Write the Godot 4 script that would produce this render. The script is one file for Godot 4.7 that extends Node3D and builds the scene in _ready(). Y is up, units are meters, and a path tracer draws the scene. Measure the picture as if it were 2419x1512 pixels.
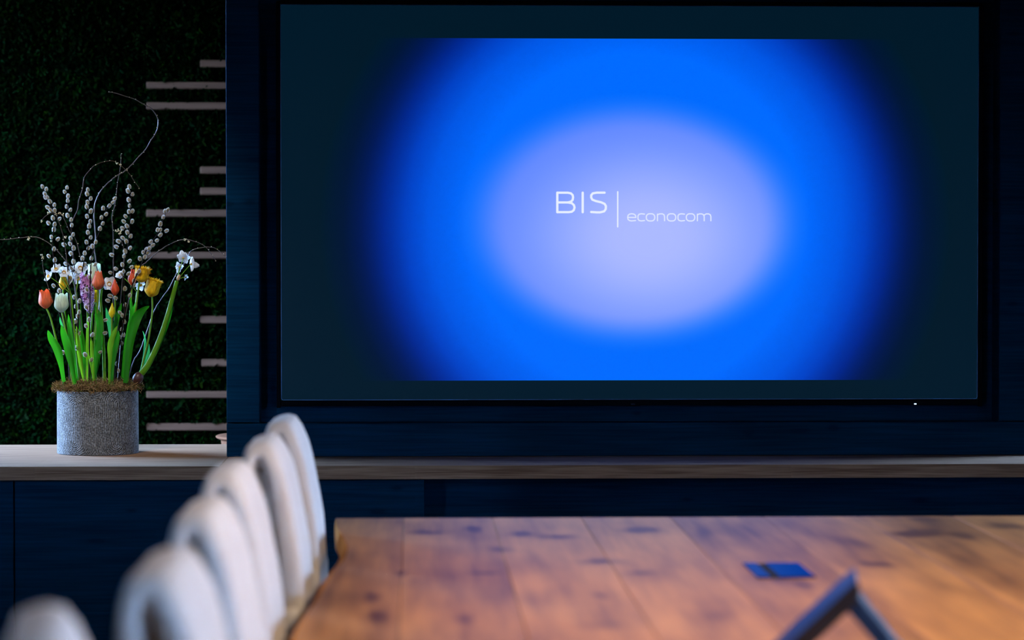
extends Node3D
# A meeting room: a wall display in a dark blue panelled partition, a sideboard with a spring arrangement, a plank table and a row of chairs.
# Camera at the origin of x and z, 1.34 m above the floor, looking along -z. Depths below are distances along -z.

const FOCAL := 6226.0
const EYE := Vector3(0, 1.34, 0)
const PARTITION := 8.085      # front of the panelled partition
const DISPLAY := 8.114        # front of the display
const WORKTOP := 0.7245       # upper face of the sideboard
const TABLE := 0.74           # upper face of the table
const MOSS := 10.3            # face of the moss wall
const POT := Vector3(-0.991, 0.7245, -8.274)
const POT_TOP := 0.9214

# ---------------------------------------------------------------- light settings
const SKY_ENERGY := 6.5
const PENDANT_COLOR := Color(1.0, 0.90, 0.78)
const PENDANT_ENERGY := 1.25
const PENDANTS := [Vector3(0.85, 1.98, -3.5), Vector3(0.85, 1.98, -4.4)]
# accent spot added above the view to brighten pot and flowers
const SPOT_AT := Vector3(-1.25, 2.78, -6.3)
const SPOT_AIM := Vector3(-1.02, 1.18, -8.27)
const SPOT_COLOR := Color(1.0, 0.965, 0.92)
const SPOT_ENERGY := 5.0
const SCREEN_ENERGY := 0.06
# windows: near z, far z, sill, head
const REAR_LEFT := [-8.36, -10.1, 0.4, 2.7]
const REAR_RIGHT := [-8.4, -10.1, 0.4, 2.7]
const SIDE_WINDOW := [0.3, -1.1, 0.9, 2.3]
# the one behind the camera: x from, to, sill, head
const FRONT_WINDOW := [-2.4, -1.9, 0.8, 2.3]

var look: Basis
var mats := {}
var taken := {}
var rng := RandomNumberGenerator.new()


# ---------------------------------------------------------------- pixels to places
func ray(px: float, py: float) -> Vector3:
	return look * Vector3((px - 1209.5) / FOCAL, -(py - 756.0) / FOCAL, -1.0)


func at(px: float, py: float, depth: float) -> Vector3:
	var d := ray(px, py)
	return EYE + d * (depth / -d.z)


func on(px: float, py: float, height: float) -> Vector3:
	var d := ray(px, py)
	return EYE + d * ((height - EYE.y) / d.y)


# ---------------------------------------------------------------- nodes
func numbered(called: String) -> String:
	var n: int = taken.get(called, 0)
	taken[called] = n + 1
	return called if n == 0 else "%s_%03d" % [called, n]


func tag(o: Node, label := "", category := "", group := "", kind := "") -> void:
	if label: o.set_meta("label", label)
	if category: o.set_meta("category", category)
	if group: o.set_meta("group", group)
	if kind: o.set_meta("kind", kind)


func thing(called: String, where: Vector3, label: String, category: String, group := "") -> Node3D:
	var o := Node3D.new()
	o.name = numbered(called)
	o.position = where
	add_child(o)
	tag(o, label, category, group)
	return o


func setting(called: String, where := Vector3.ZERO) -> Node3D:
	var o := Node3D.new()
	o.name = called
	o.position = where
	add_child(o)
	tag(o, "", "", "", "structure")
	return o


func put(mesh: Mesh, called: String, m: Material, parent: Node, where := Vector3.ZERO) -> MeshInstance3D:
	var o := MeshInstance3D.new()
	o.mesh = mesh
	o.name = called
	o.position = where
	o.material_override = m
	o.cast_shadow = GeometryInstance3D.SHADOW_CASTING_SETTING_ON
	parent.add_child(o, true)
	return o


# ---------------------------------------------------------------- shapes
func begin() -> SurfaceTool:
	var st := SurfaceTool.new()
	st.begin(Mesh.PRIMITIVE_TRIANGLES)
	return st


func done(st: SurfaceTool) -> ArrayMesh:
	st.generate_normals()
	st.index()
	return st.commit()


# a flat polygon turned so that it faces `out`
func poly(st: SurfaceTool, pts: Array, out: Vector3, uv = null) -> void:
	var n: Vector3 = (pts[2] - pts[0]).cross(pts[1] - pts[0])
	var flip := n.dot(out) < 0.0
	st.set_smooth_group(-1)
	for i in range(1, pts.size() - 1):
		var three := [pts[0], pts[i + 1], pts[i]] if flip else [pts[0], pts[i], pts[i + 1]]
		for p in three:
			st.set_uv(uv.call(p) if uv != null else Vector2(p.x, -p.y))
			st.add_vertex(p)


# a box with chamfered edges
func box(st: SurfaceTool, c: Vector3, s: Vector3, e := 0.002, uv = null) -> void:
	var h := s / 2.0
	e = minf(e, minf(h.x, minf(h.y, h.z)) * 0.6)
	var q := func(axis: int, k: Vector3) -> Vector3:
		var v := Vector3(k.x * (h.x - e), k.y * (h.y - e), k.z * (h.z - e))
		v[axis] = k[axis] * h[axis]
		return c + v
	var face := func(pts: Array) -> void:
		var mid := Vector3.ZERO
		for p in pts: mid += p
		poly(st, pts, mid / pts.size() - c, uv)
	for a in 3:
		var b := (a + 1) % 3
		var d := (a + 2) % 3
		for s1 in [-1.0, 1.0]:
			var ks := []
			for two in [[-1, -1], [1, -1], [1, 1], [-1, 1]]:
				var k := Vector3.ZERO
				k[a] = s1; k[b] = two[0]; k[d] = two[1]
				ks.append(k)
			face.call([q.call(a, ks[0]), q.call(a, ks[1]), q.call(a, ks[2]), q.call(a, ks[3])])
			for s2 in [-1.0, 1.0]:
				var k1 := Vector3.ZERO
				k1[a] = s1; k1[b] = s2; k1[d] = -1.0
				var k2 := k1
				k2[d] = 1.0
				face.call([q.call(a, k1), q.call(a, k2), q.call(b, k2), q.call(b, k1)])
	for sx in [-1.0, 1.0]:
		for sy in [-1.0, 1.0]:
			for sz in [-1.0, 1.0]:
				var k := Vector3(sx, sy, sz)
				face.call([q.call(0, k), q.call(1, k), q.call(2, k)])


func boxed(c: Vector3, s: Vector3, e := 0.002) -> ArrayMesh:
	var st := begin()
	box(st, c, s, e)
	return done(st)


# box between two corners
func span(a: Vector3, b: Vector3, e := 0.002) -> ArrayMesh:
	return boxed((a + b) / 2.0, (b - a).abs(), e)


# rings of equally many points, skinned smoothly; closed loops, capped
func loft(st: SurfaceTool, rings: Array, caps := true, group := 0, around := true) -> void:
	var n: int = rings[0].size()
	var tri := []
	var last := n if around else n - 1
	for j in rings.size() - 1:
		for i in last:
			var k := (i + 1) % n
			tri.append([[j, i], [j + 1, i], [j + 1, k]])
			tri.append([[j, i], [j + 1, k], [j, k]])
	var volume := 0.0
	for t in tri:
		var a: Vector3 = rings[t[0][0]][t[0][1]] - rings[0][0]
		var b: Vector3 = rings[t[1][0]][t[1][1]] - rings[0][0]
		var c: Vector3 = rings[t[2][0]][t[2][1]] - rings[0][0]
		volume += a.dot(b.cross(c))
	var flip := volume > 0.0 and around
	st.set_smooth_group(group)
	for t in tri:
		for o in ([0, 2, 1] if flip else [0, 1, 2]):
			var w = t[o]
			st.set_uv(Vector2(float(w[1]) / last, float(w[0]) / (rings.size() - 1)))
			st.add_vertex(rings[w[0]][w[1]])
	if caps and around:
		for end in 2:
			var r: Array = Array(rings[0] if end == 0 else rings[-1])
			var inner = rings[1] if end == 0 else rings[-2]
			var mid := Vector3.ZERO
			var mid2 := Vector3.ZERO
			for p in r: mid += p / n
			for p in inner: mid2 += p / n
			for i in n:
				var a: Vector3 = r[i]
				var b: Vector3 = r[(i + 1) % n]
				if a.is_equal_approx(b): continue
				st.set_smooth_group(group + 1 + end)
				var nrm := (b - mid).cross(a - mid)
				var tr := [mid, a, b] if nrm.dot(mid - mid2) >= 0.0 else [mid, b, a]
				for p in tr:
					st.set_uv(Vector2.ZERO)
					st.add_vertex(p)


func ring(c: Vector3, x: Vector3, y: Vector3, r: float, n: int) -> Array:
	var out := []
	for i in n:
		var a := TAU * i / n
		out.append(c + (x * cos(a) + y * sin(a)) * r)
	return out


# Catmull-Rom through the points
func smooth(pts: Array, per := 4) -> Array:
	var out := []
	for i in pts.size() - 1:
		var p0: Vector3 = pts[maxi(i - 1, 0)]
		var p3: Vector3 = pts[mini(i + 2, pts.size() - 1)]
		for k in per:
			out.append(pts[i].cubic_interpolate(pts[i + 1], p0, p3, float(k) / per))
	out.append(pts[-1])
	return out


func tube(st: SurfaceTool, pts: Array, r0: float, r1: float, n := 6, group := 0) -> void:
	var rings := []
	var up := Vector3(0.31, 0.2, 0.93)
	for i in pts.size():
		var t: Vector3 = (pts[mini(i + 1, pts.size() - 1)] - pts[maxi(i - 1, 0)]).normalized()
		var x := t.cross(up).normalized()
		var y := t.cross(x).normalized()
		rings.append(ring(pts[i], x, y, lerpf(r0, r1, float(i) / (pts.size() - 1)), n))
	loft(st, rings, true, group)


# profile of (radius, height), turned round y
func lathe(st: SurfaceTool, c: Vector3, profile: Array, n := 32, group := 0) -> void:
	var rings := []
	for p in profile:
		rings.append(ring(c + Vector3(0, p.y, 0), Vector3.RIGHT, Vector3.BACK, p.x, n))
	loft(st, rings, true, group)


func blob(st: SurfaceTool, c: Vector3, axis: Vector3, r: float, length: float, n := 6, m := 5, group := 0) -> void:
	var x := axis.cross(Vector3(0.3, 0.1, 0.95)).normalized()
	var y := axis.cross(x).normalized()
	var rings := []
	for j in m + 1:
		var a := PI * j / m
		rings.append(ring(c - axis * (cos(a) * length / 2.0), x, y, maxf(sin(a) * r, r * 0.06), n))
	loft(st, rings, true, group)


# ---------------------------------------------------------------- materials
func lin(r: float, g: float, b: float) -> Color:
	return Color(r, g, b).linear_to_srgb()


func mat(called: String, c: Color, rough := 0.6, specular := 0.5) -> StandardMaterial3D:
	var m := StandardMaterial3D.new()
	m.resource_name = called
	m.albedo_color = c
	m.roughness = rough
	m.metallic_specular = specular
	mats[called] = m
	return m


func noise(seed_: int, frequency: float, octaves := 3) -> FastNoiseLite:
	var n := FastNoiseLite.new()
	n.seed = seed_
	n.noise_type = FastNoiseLite.TYPE_SIMPLEX_SMOOTH
	n.frequency = frequency
	n.fractal_octaves = octaves
	return n


# grain that runs along u: fine and coarse streaks between two linear colours, and knots
func grain(w: int, h: int, a: Color, b: Color, seed_: int, contrast: float, knots := 0) -> Array:
	var fine := noise(seed_, 0.16, 3).get_seamless_image(w / 32, h)
	fine.resize(w, h, Image.INTERPOLATE_CUBIC)
	var mid := noise(seed_ + 1, 0.03, 3).get_seamless_image(w / 16, h)
	mid.resize(w, h, Image.INTERPOLATE_CUBIC)
	var broad := noise(seed_ + 2, 0.012, 2).get_seamless_image(w / 4, h)
	broad.resize(w, h, Image.INTERPOLATE_CUBIC)
	for im in [fine, mid, broad]: im.convert(Image.FORMAT_L8)
	var f := fine.get_data()
	var m := mid.get_data()
	var g := broad.get_data()
	var r2 := RandomNumberGenerator.new()
	r2.seed = seed_
	var spots := []
	for i in knots:
		spots.append([r2.randf_range(20, w - 20), r2.randf_range(8, h - 8), r2.randf_range(5, 16), r2.randf_range(3, 6)])
	var color := PackedByteArray()
	color.resize(w * h * 3)
	var relief := PackedByteArray()
	relief.resize(w * h)
	for y in h:
		for x in w:
			var k := y * w + x
			var t := 0.5 + contrast * ((f[k] - 128) * 0.0040 + (m[k] - 128) * 0.0030 + (g[k] - 128) * 0.0022)
			for s in spots:
				var dx: float = (x - s[0]) / s[2]
				var dy: float = (y - s[1]) / s[3]
				var q := dx * dx + dy * dy
				if q < 4.0: t -= 0.7 * exp(-q)
			t = clampf(t, 0.0, 1.0)
			var c := a.lerp(b, t).linear_to_srgb()
			color[k * 3] = int(c.r * 255.0)
			color[k * 3 + 1] = int(c.g * 255.0)
			color[k * 3 + 2] = int(c.b * 255.0)
			relief[k] = f[k]
	return [ImageTexture.create_from_image(Image.create_from_data(w, h, false, Image.FORMAT_RGB8, color)), ImageTexture.create_from_image(Image.create_from_data(w, h, false, Image.FORMAT_L8, relief))]


func grained(called: String, tex: Array, scale: Vector3, rough: float, specular := 0.5) -> StandardMaterial3D:
	var m := mat(called, Color.WHITE, rough, specular)
	m.albedo_texture = tex[0]
	m.uv1_triplanar = true
	m.uv1_world_triplanar = true
	m.uv1_triplanar_sharpness = 8.0
	m.uv1_scale = scale
	return m


func materials() -> void:
	grained("oak", grain(1024, 512, Color(0.145, 0.077, 0.041), Color(0.385, 0.24, 0.148), 11, 0.9), Vector3(0.9, 3.4, 3.4), 0.6, 0.3)
	grained("slat_wood", grain(512, 256, Color(0.052, 0.024, 0.013), Color(0.085, 0.041, 0.023), 31, 0.8), Vector3(1.0, 3.0, 3.0), 0.7, 0.3)
	grained("blue_panel", grain(1024, 512, Color(0.0003, 0.0150, 0.0390), Color(0.0012, 0.0360, 0.0880), 21, 0.7, 30), Vector3(0.6, 1.2, 1.2), 0.6, 0.1)
	mat("bezel", lin(0.002, 0.003, 0.005), 0.7, 0.12)
	mat("dark_metal", lin(0.02, 0.02, 0.022), 0.4)
	mat("plaster", lin(0.07, 0.07, 0.072), 0.9, 0.3)
	mat("ceiling_paint", lin(0.09, 0.09, 0.092), 0.95, 0.2)
	mat("carpet", lin(0.03, 0.032, 0.04), 1.0, 0.1)
	mat("moss_backing", lin(0.002, 0.004, 0.002), 1.0, 0.0)
	var leafy := mat("moss_leaf", Color.WHITE, 0.9, 0.05)
	leafy.vertex_color_use_as_albedo = true
	# fabric: twill of threads
	var cloth := Image.create(32, 32, false, Image.FORMAT_RGB8)
	for y in 32:
		for x in 32:
			var t := 0.5 + 0.5 * sin(TAU * (x + y) / 8.0) * 0.8 + 0.1 * sin(TAU * (x - y) / 4.0)
			var s := 0.90 + 0.10 * clampf(t, 0.0, 1.0)
			cloth.set_pixel(x, y, lin(0.63 * s, 0.57 * s, 0.52 * s))
	var fabric := grained("fabric", [ImageTexture.create_from_image(cloth), null], Vector3.ONE * 45.0, 0.9, 0.25)
	fabric.rim_enabled = true
	fabric.rim = 0.12
	fabric.rim_tint = 0.6
	mat("chair_leg", lin(0.16, 0.09, 0.045), 0.5)
	# plants
	mat("bark", lin(0.032, 0.018, 0.012), 0.6, 0.2)
	mat("smooth_bark", lin(0.05, 0.035, 0.034), 0.35, 0.5)
	mat("willow_bark", lin(0.008, 0.004, 0.003), 0.7, 0.1)
	mat("bud", lin(0.55, 0.46, 0.28), 0.7)
	mat("catkin_core", lin(0.15, 0.12, 0.058), 0.95, 0.1)
	var fur := mat("catkin_fur", lin(0.88, 0.88, 0.88), 0.8, 0.2)
	fur.backlight_enabled = true
	fur.backlight = lin(0.8, 0.8, 0.8)
	for k in [["leaf_green", 0.011, 0.115, 0.003], ["leaf_light", 0.075, 0.185, 0.006], ["leaf_blue", 0.02, 0.19, 0.05], ["stem_green", 0.09, 0.18, 0.012]]:
		var m := mat(k[0], lin(k[1], k[2], k[3]), 0.5, 0.25)
		m.backlight_enabled = true
		m.backlight = lin(k[1] * 1.6, k[2] * 1.6, k[3] * 1.2)
	var streaks := noise(5, 0.09, 3).get_seamless_image(64, 16)
	streaks.resize(64, 128, Image.INTERPOLATE_CUBIC)
	streaks.convert(Image.FORMAT_L8)
	for y in 128:
		for x in 64:
			var v := 0.80 + 0.20 * streaks.get_pixel(x, y).r
			streaks.set_pixel(x, y, Color(v, v, v))
	var streak := ImageTexture.create_from_image(streaks)
	for k in [["petal_orange", 0.86, 0.185, 0.060], ["petal_red", 0.82, 0.105, 0.028], ["petal_white", 0.72, 0.80, 0.60], ["petal_yellow", 0.94, 0.60, 0.004], ["petal_lemon", 0.90, 0.74, 0.006], ["petal_snow", 0.80, 0.82, 0.82], ["petal_mauve", 0.50, 0.20, 0.46], ["petal_lilac", 0.64, 0.45, 0.66], ["corona", 0.75, 0.42, 0.03]]:
		var m := mat(k[0], lin(k[1], k[2], k[3]), 0.55, 0.4)
		m.albedo_texture = streak
		m.backlight_enabled = true
		m.backlight = lin(k[1] * 0.8, k[2] * 0.8, k[3] * 0.8)
	mat("spathe", lin(0.36, 0.22, 0.10), 0.7)
	mat("bulb_skin", lin(0.045, 0.014, 0.010), 0.4, 0.4)
	mat("soil", lin(0.012, 0.008, 0.006), 1.0, 0.1)
	mat("fibre_brown", lin(0.085, 0.046, 0.019), 0.9, 0.2)
	mat("fibre_tan", lin(0.22, 0.135, 0.058), 0.9, 0.2)
	mat("fibre_olive", lin(0.07, 0.065, 0.012), 0.9, 0.2)
	mat("stool_wood", lin(0.15, 0.065, 0.035), 0.85, 0.15)
	mat("console_shell", lin(0.016, 0.028, 0.055), 0.7, 0.2)
	mat("console_glass", lin(0.010, 0.014, 0.024), 0.3)
	mat("console_black", lin(0.006, 0.006, 0.007), 0.3)
	mat("socket_cover", lin(0.002, 0.002, 0.004), 0.2, 0.3)
	var glass := mat("window_glass", Color(1, 1, 1, 0.04), 0.02)
	glass.transparency = BaseMaterial3D.TRANSPARENCY_ALPHA
	mat("frame_paint", lin(0.08, 0.08, 0.085), 0.5)


# ---------------------------------------------------------------- the room
func window(n: int, x0: float, x1: float, y0: float, y1: float, z0: float, z1: float) -> void:
	var w := setting("window_%d" % n)
	var xm := (x0 + x1) / 2.0
	var st := begin()
	var t := 0.06
	for y in [y0 + t / 2, y1 - t / 2]: box(st, Vector3(xm, y, (z0 + z1) / 2), Vector3(0.08, t, absf(z1 - z0)), 0.004)
	var parts := maxi(1, roundi(absf(z1 - z0) / 1.4))
	for k in parts + 1:
		var z := lerpf(z0, z1, float(k) / parts) + (t / 2 if k == 0 else -t / 2 if k == parts else 0.0) * signf(z1 - z0)
		box(st, Vector3(xm, (y0 + y1) / 2, z), Vector3(0.08, y1 - y0 - 2 * t, t), 0.004)
	put(done(st), "window_frame", mats.frame_paint, w)
	for k in parts:
		var a := lerpf(z0, z1, float(k) / parts) + t * 0.5 * signf(z1 - z0)
		var b := lerpf(z0, z1, float(k + 1) / parts) - t * 0.5 * signf(z1 - z0)
		put(boxed(Vector3(xm, (y0 + y1) / 2, (a + b) / 2), Vector3(0.006, y1 - y0 - 2 * t, absf(b - a)), 0.0), "pane", mats.window_glass, w)


# a side wall between x0 and x1 with openings of [near z, far z, sill, head]
func side_wall(called: String, x0: float, x1: float, openings: Array, z_from: float, z_to: float, height: float) -> void:
	var st := begin()
	var z := z_from
	var xm := (x0 + x1) / 2
	var wx := absf(x1 - x0)
	for o in openings:
		box(st, Vector3(xm, height / 2, (z + o[0]) / 2), Vector3(wx, height, z - o[0]), 0.0)
		box(st, Vector3(xm, o[2] / 2, (o[0] + o[1]) / 2), Vector3(wx, o[2], o[0] - o[1]), 0.0)
		box(st, Vector3(xm, (o[3] + height) / 2, (o[0] + o[1]) / 2), Vector3(wx, height - o[3], o[0] - o[1]), 0.0)
		z = o[1]
	box(st, Vector3(xm, height / 2, (z + z_to) / 2), Vector3(wx, height, z - z_to), 0.0)
	var w := put(done(st), called, mats.plaster, self)
	tag(w, "", "", "", "structure")


func build_room() -> void:
	var x0 := -2.6
	var x1 := 4.2
	var z0 := 1.3
	var z1 := -10.36
	var top := 2.95
	tag(put(span(Vector3(x0 - 0.2, -0.15, z0 + 0.2), Vector3(x1 + 0.2, 0, z1 - 0.2), 0.0), "floor", mats.carpet, self), "", "", "", "structure")
	tag(put(span(Vector3(x0 - 0.2, top, z0 + 0.2), Vector3(x1 + 0.2, top + 0.15, z1 - 0.2), 0.0), "ceiling", mats.ceiling_paint, self), "", "", "", "structure")
	# wall behind the camera, with a window
	var st := begin()
	var o := FRONT_WINDOW
	for b in [[x0, o[0], 0.0, top], [o[1], x1, 0.0, top], [o[0], o[1], 0.0, o[2]], [o[0], o[1], o[3], top]]:
		box(st, Vector3((b[0] + b[1]) / 2, (b[2] + b[3]) / 2, z0 + 0.1), Vector3(b[1] - b[0], b[3] - b[2], 0.2), 0.0)
	tag(put(done(st), "wall_front", mats.plaster, self), "", "", "", "structure")
	window(4, -z0 - 0.2, -z0, o[2], o[3], o[0], o[1])
	get_node("window_4").rotation.y = PI / 2
	side_wall("wall_left", x0 - 0.2, x0, [REAR_LEFT], z0 + 0.2, z1 - 0.2, top)
	side_wall("wall_right", x1, x1 + 0.2, [SIDE_WINDOW, REAR_RIGHT], z0 + 0.2, z1 - 0.2, top)
	window(1, x1, x1 + 0.2, SIDE_WINDOW[2], SIDE_WINDOW[3], SIDE_WINDOW[0], SIDE_WINDOW[1])
	window(2, x0 - 0.2, x0, REAR_LEFT[2], REAR_LEFT[3], REAR_LEFT[0], REAR_LEFT[1])
	window(3, x1, x1 + 0.2, REAR_RIGHT[2], REAR_RIGHT[3], REAR_RIGHT[0], REAR_RIGHT[1])
	build_moss_wall(x0, x1, top, z1)
	build_partition(top)


func build_moss_wall(x0: float, x1: float, top: float, z: float) -> void:
	var wall := setting("wall_back")
	put(span(Vector3(x0, 0, z), Vector3(x1, top, z - 0.2), 0.0), "backing", mats.moss_backing, wall)
	# slats let into the moss: left end, upper and lower edge as the photograph shows them beside the partition
	var rows := [[472, 141, 158], [345, 193, 209], [345, 241, 258], [472, 393, 410], [472, 443, 460], [345, 495, 512], [345, 595, 611], [472, 747, 764], [475, 849, 866], [345, 925, 941], [345, 1001, 1018]]
	var bars := []
	for r in rows:
		var a := at(r[0], r[1], MOSS)
		var b := at(r[0], r[2], MOSS)
		bars.append([a.x, b.y, a.y])
		put(span(Vector3(a.x, b.y, -MOSS - 0.012), Vector3(0.35, a.y, z), 0.003), "wooden_slat", mats.slat_wood, wall)
	# the moss: sprigs of small leaves
	var st := begin()
	var r2 := RandomNumberGenerator.new()
	r2.seed = 77
	for k in 9:
		var a := r2.randf() * TAU
		var tilt := r2.randf_range(0.25, 1.25)
		var d := Vector3(cos(a) * sin(tilt), sin(a) * sin(tilt), cos(tilt))
		var side := d.cross(Vector3(r2.randf_range(-1, 1), r2.randf_range(-1, 1), 0.4)).normalized()
		var l := r2.randf_range(0.014, 0.024)
		var wd := l * 0.30
		var p := d * 0.002
		var mid := p + d * l * 0.55 + d.cross(side) * l * 0.12
		poly(st, [p, mid - side * wd, p + d * l], Vector3.BACK)
		poly(st, [p, p + d * l, mid + side * wd], Vector3.BACK)
	var sprig := done(st)
	var mm := MultiMesh.new()
	mm.transform_format = MultiMesh.TRANSFORM_3D
	mm.use_colors = true
	mm.mesh = sprig
	var spots := []
	var ragged := noise(10, 0.25, 2)
	for n in 52000: # either side of the partition, which hides the middle
		var p := Vector3(r2.randf_range(-2.55, 0.3) if n < 30000 else r2.randf_range(1.75, 4.15), r2.randf_range(0.25, 2.75), 0)
		var keep := true
		for b in bars:
			if p.x > b[0] - 0.003 and p.x < 0.4 and p.y > b[1] - 0.006 and p.y < b[2] + 0.004 + 0.007 * ragged.get_noise_2d(p.x * 100.0, b[2] * 300.0):
				keep = false
		if keep: spots.append(p)
	mm.instance_count = spots.size()
	var patch := noise(9, 2.2, 3)
	var tint := noise(12, 6.0, 3)
	for i in spots.size():
		var p: Vector3 = spots[i]
		var lump := patch.get_noise_2d(p.x * 2.0, p.y * 2.0)
		var near := 1.0
		for b in bars:
			if p.x > b[0] - 0.02 and p.y > b[1] - 0.018 and p.y < b[2] + 0.018: near = 0.35
		p.z = -MOSS - 0.030 + 0.022 * lump * near + r2.randf_range(-0.010, 0.010)
		var bs := Basis(Vector3.BACK, r2.randf() * TAU) * Basis(Vector3.RIGHT, r2.randf_range(-0.5, 0.5))
		mm.set_instance_transform(i, Transform3D(bs.scaled(Vector3.ONE * r2.randf_range(0.75, 1.3) * lerpf(0.75, 1.0, near)), p))
		var g := r2.randf_range(0.5, 1.5) * (0.7 + 1.5 * maxf(0.0, tint.get_noise_2d(p.x, p.y)))
		mm.set_instance_color(i, Color(0.0012 * g * r2.randf_range(0.3, 2.2), 0.0060 * g, 0.0008 * g * r2.randf_range(0.2, 2.4)))
	var mi := MultiMeshInstance3D.new()
	mi.name = "moss"
	mi.multimesh = mm
	mi.material_override = mats.moss_leaf
	tag(mi, "dark green preserved moss covering the wall", "", "", "stuff")
	wall.add_child(mi)


func build_partition(top: float) -> void:
	var w := setting("wall_partition")
	var z := -PARTITION
	var left := at(534, 500, PARTITION).x
	var inner := at(612, 500, PARTITION).x
	var right := at(2362, 500, PARTITION).x
	var end := 1.985
	var seam := at(1400, 999, PARTITION).y
	var head := 2.22
	var back := z - 0.11
	var t := 0.022
	put(span(Vector3(left, seam + 0.0035, z), Vector3(inner, top, z - t)), "panel", mats.blue_panel, w)
	put(span(Vector3(right, seam + 0.0035, z), Vector3(end, top, z - t)), "panel", mats.blue_panel, w)
	put(span(Vector3(inner + 0.002, head, z), Vector3(right - 0.002, top, z - t)), "panel", mats.blue_panel, w)
	put(span(Vector3(left, WORKTOP + 0.001, z), Vector3(end, seam, z - t)), "panel", mats.blue_panel, w)
	put(span(Vector3(inner - 0.02, seam - 0.02, back), Vector3(right + 0.02, head + 0.02, back - 0.02)), "recess_back", mats.blue_panel, w)
	var st := begin()
	box(st, Vector3(inner - 0.011, (seam + head) / 2, z - t - 0.045), Vector3(0.018, head - seam + 0.04, 0.088), 0.0)
	box(st, Vector3(right + 0.011, (seam + head) / 2, z - t - 0.045), Vector3(0.018, head - seam + 0.04, 0.088), 0.0)
	box(st, Vector3((inner + right) / 2, head + 0.011, z - t - 0.045), Vector3(right - inner, 0.018, 0.088), 0.0)
	box(st, Vector3((inner + right) / 2, seam - 0.011, z - t - 0.045), Vector3(right - inner, 0.018, 0.088), 0.0)
	put(done(st), "recess_lining", mats.blue_panel, w)
	put(span(Vector3(left + 0.004, WORKTOP + 0.003, back - 0.022), Vector3(end - 0.004, top, back - 0.10), 0.0), "core", mats.plaster, w)
	put(span(Vector3(left, WORKTOP + 0.002, z - t - 0.0005), Vector3(left + 0.02, top, back - 0.12)), "end_panel", mats.blue_panel, w)
	put(span(Vector3(end - 0.02, WORKTOP + 0.002, z - t - 0.0005), Vector3(end, top, back - 0.12)), "end_panel", mats.blue_panel, w)


# ---------------------------------------------------------------- the display
func stroke(im: Image, pts: Array, wide: float, c: Color) -> void:
	# pts in the enlarged view of the photograph's lettering (4.838 times, origin 1250, 400); the picture on the screen is 664..2313 by 13..944
	var k := Vector2(im.get_width() / 1649.0, im.get_height() / 931.0)
	var q := []
	for p in pts: q.append((Vector2(1250 + p[0] / 4.838, 400 + p[1] / 4.838) - Vector2(664, 13)) * k)
	var half := wide / 4.838 * k.x / 2.0
	var lo: Vector2 = q[0]
	var hi: Vector2 = q[0]
	for p in q:
		lo = lo.min(p)
		hi = hi.max(p)
	for y in range(int(lo.y - half - 2), int(hi.y + half + 3)):
		for x in range(int(lo.x - half - 2), int(hi.x + half + 3)):
			var p := Vector2(x + 0.5, y + 0.5)
			var d := 1e9
			for i in q.size() - 1:
				d = minf(d, p.distance_to(Geometry2D.get_closest_point_to_segment(p, q[i], q[i + 1])))
			var a := clampf(half - d + 0.5, 0.0, 1.0)
			if a > 0.0: im.set_pixel(x, y, im.get_pixel(x, y).lerp(c, a))


func rounded(x0: float, y0: float, x1: float, y1: float, r: float) -> Array:
	var out := []
	for c in [[x1 - r, y0 + r, -90.0], [x1 - r, y1 - r, 0.0], [x0 + r, y1 - r, 90.0], [x0 + r, y0 + r, 180.0]]:
		for k in 5:
			var a := deg_to_rad(c[2] + k * 22.5)
			out.append([c[0] + r * cos(a), c[1] + r * sin(a)])
	out.append(out[0])
	return out


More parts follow.
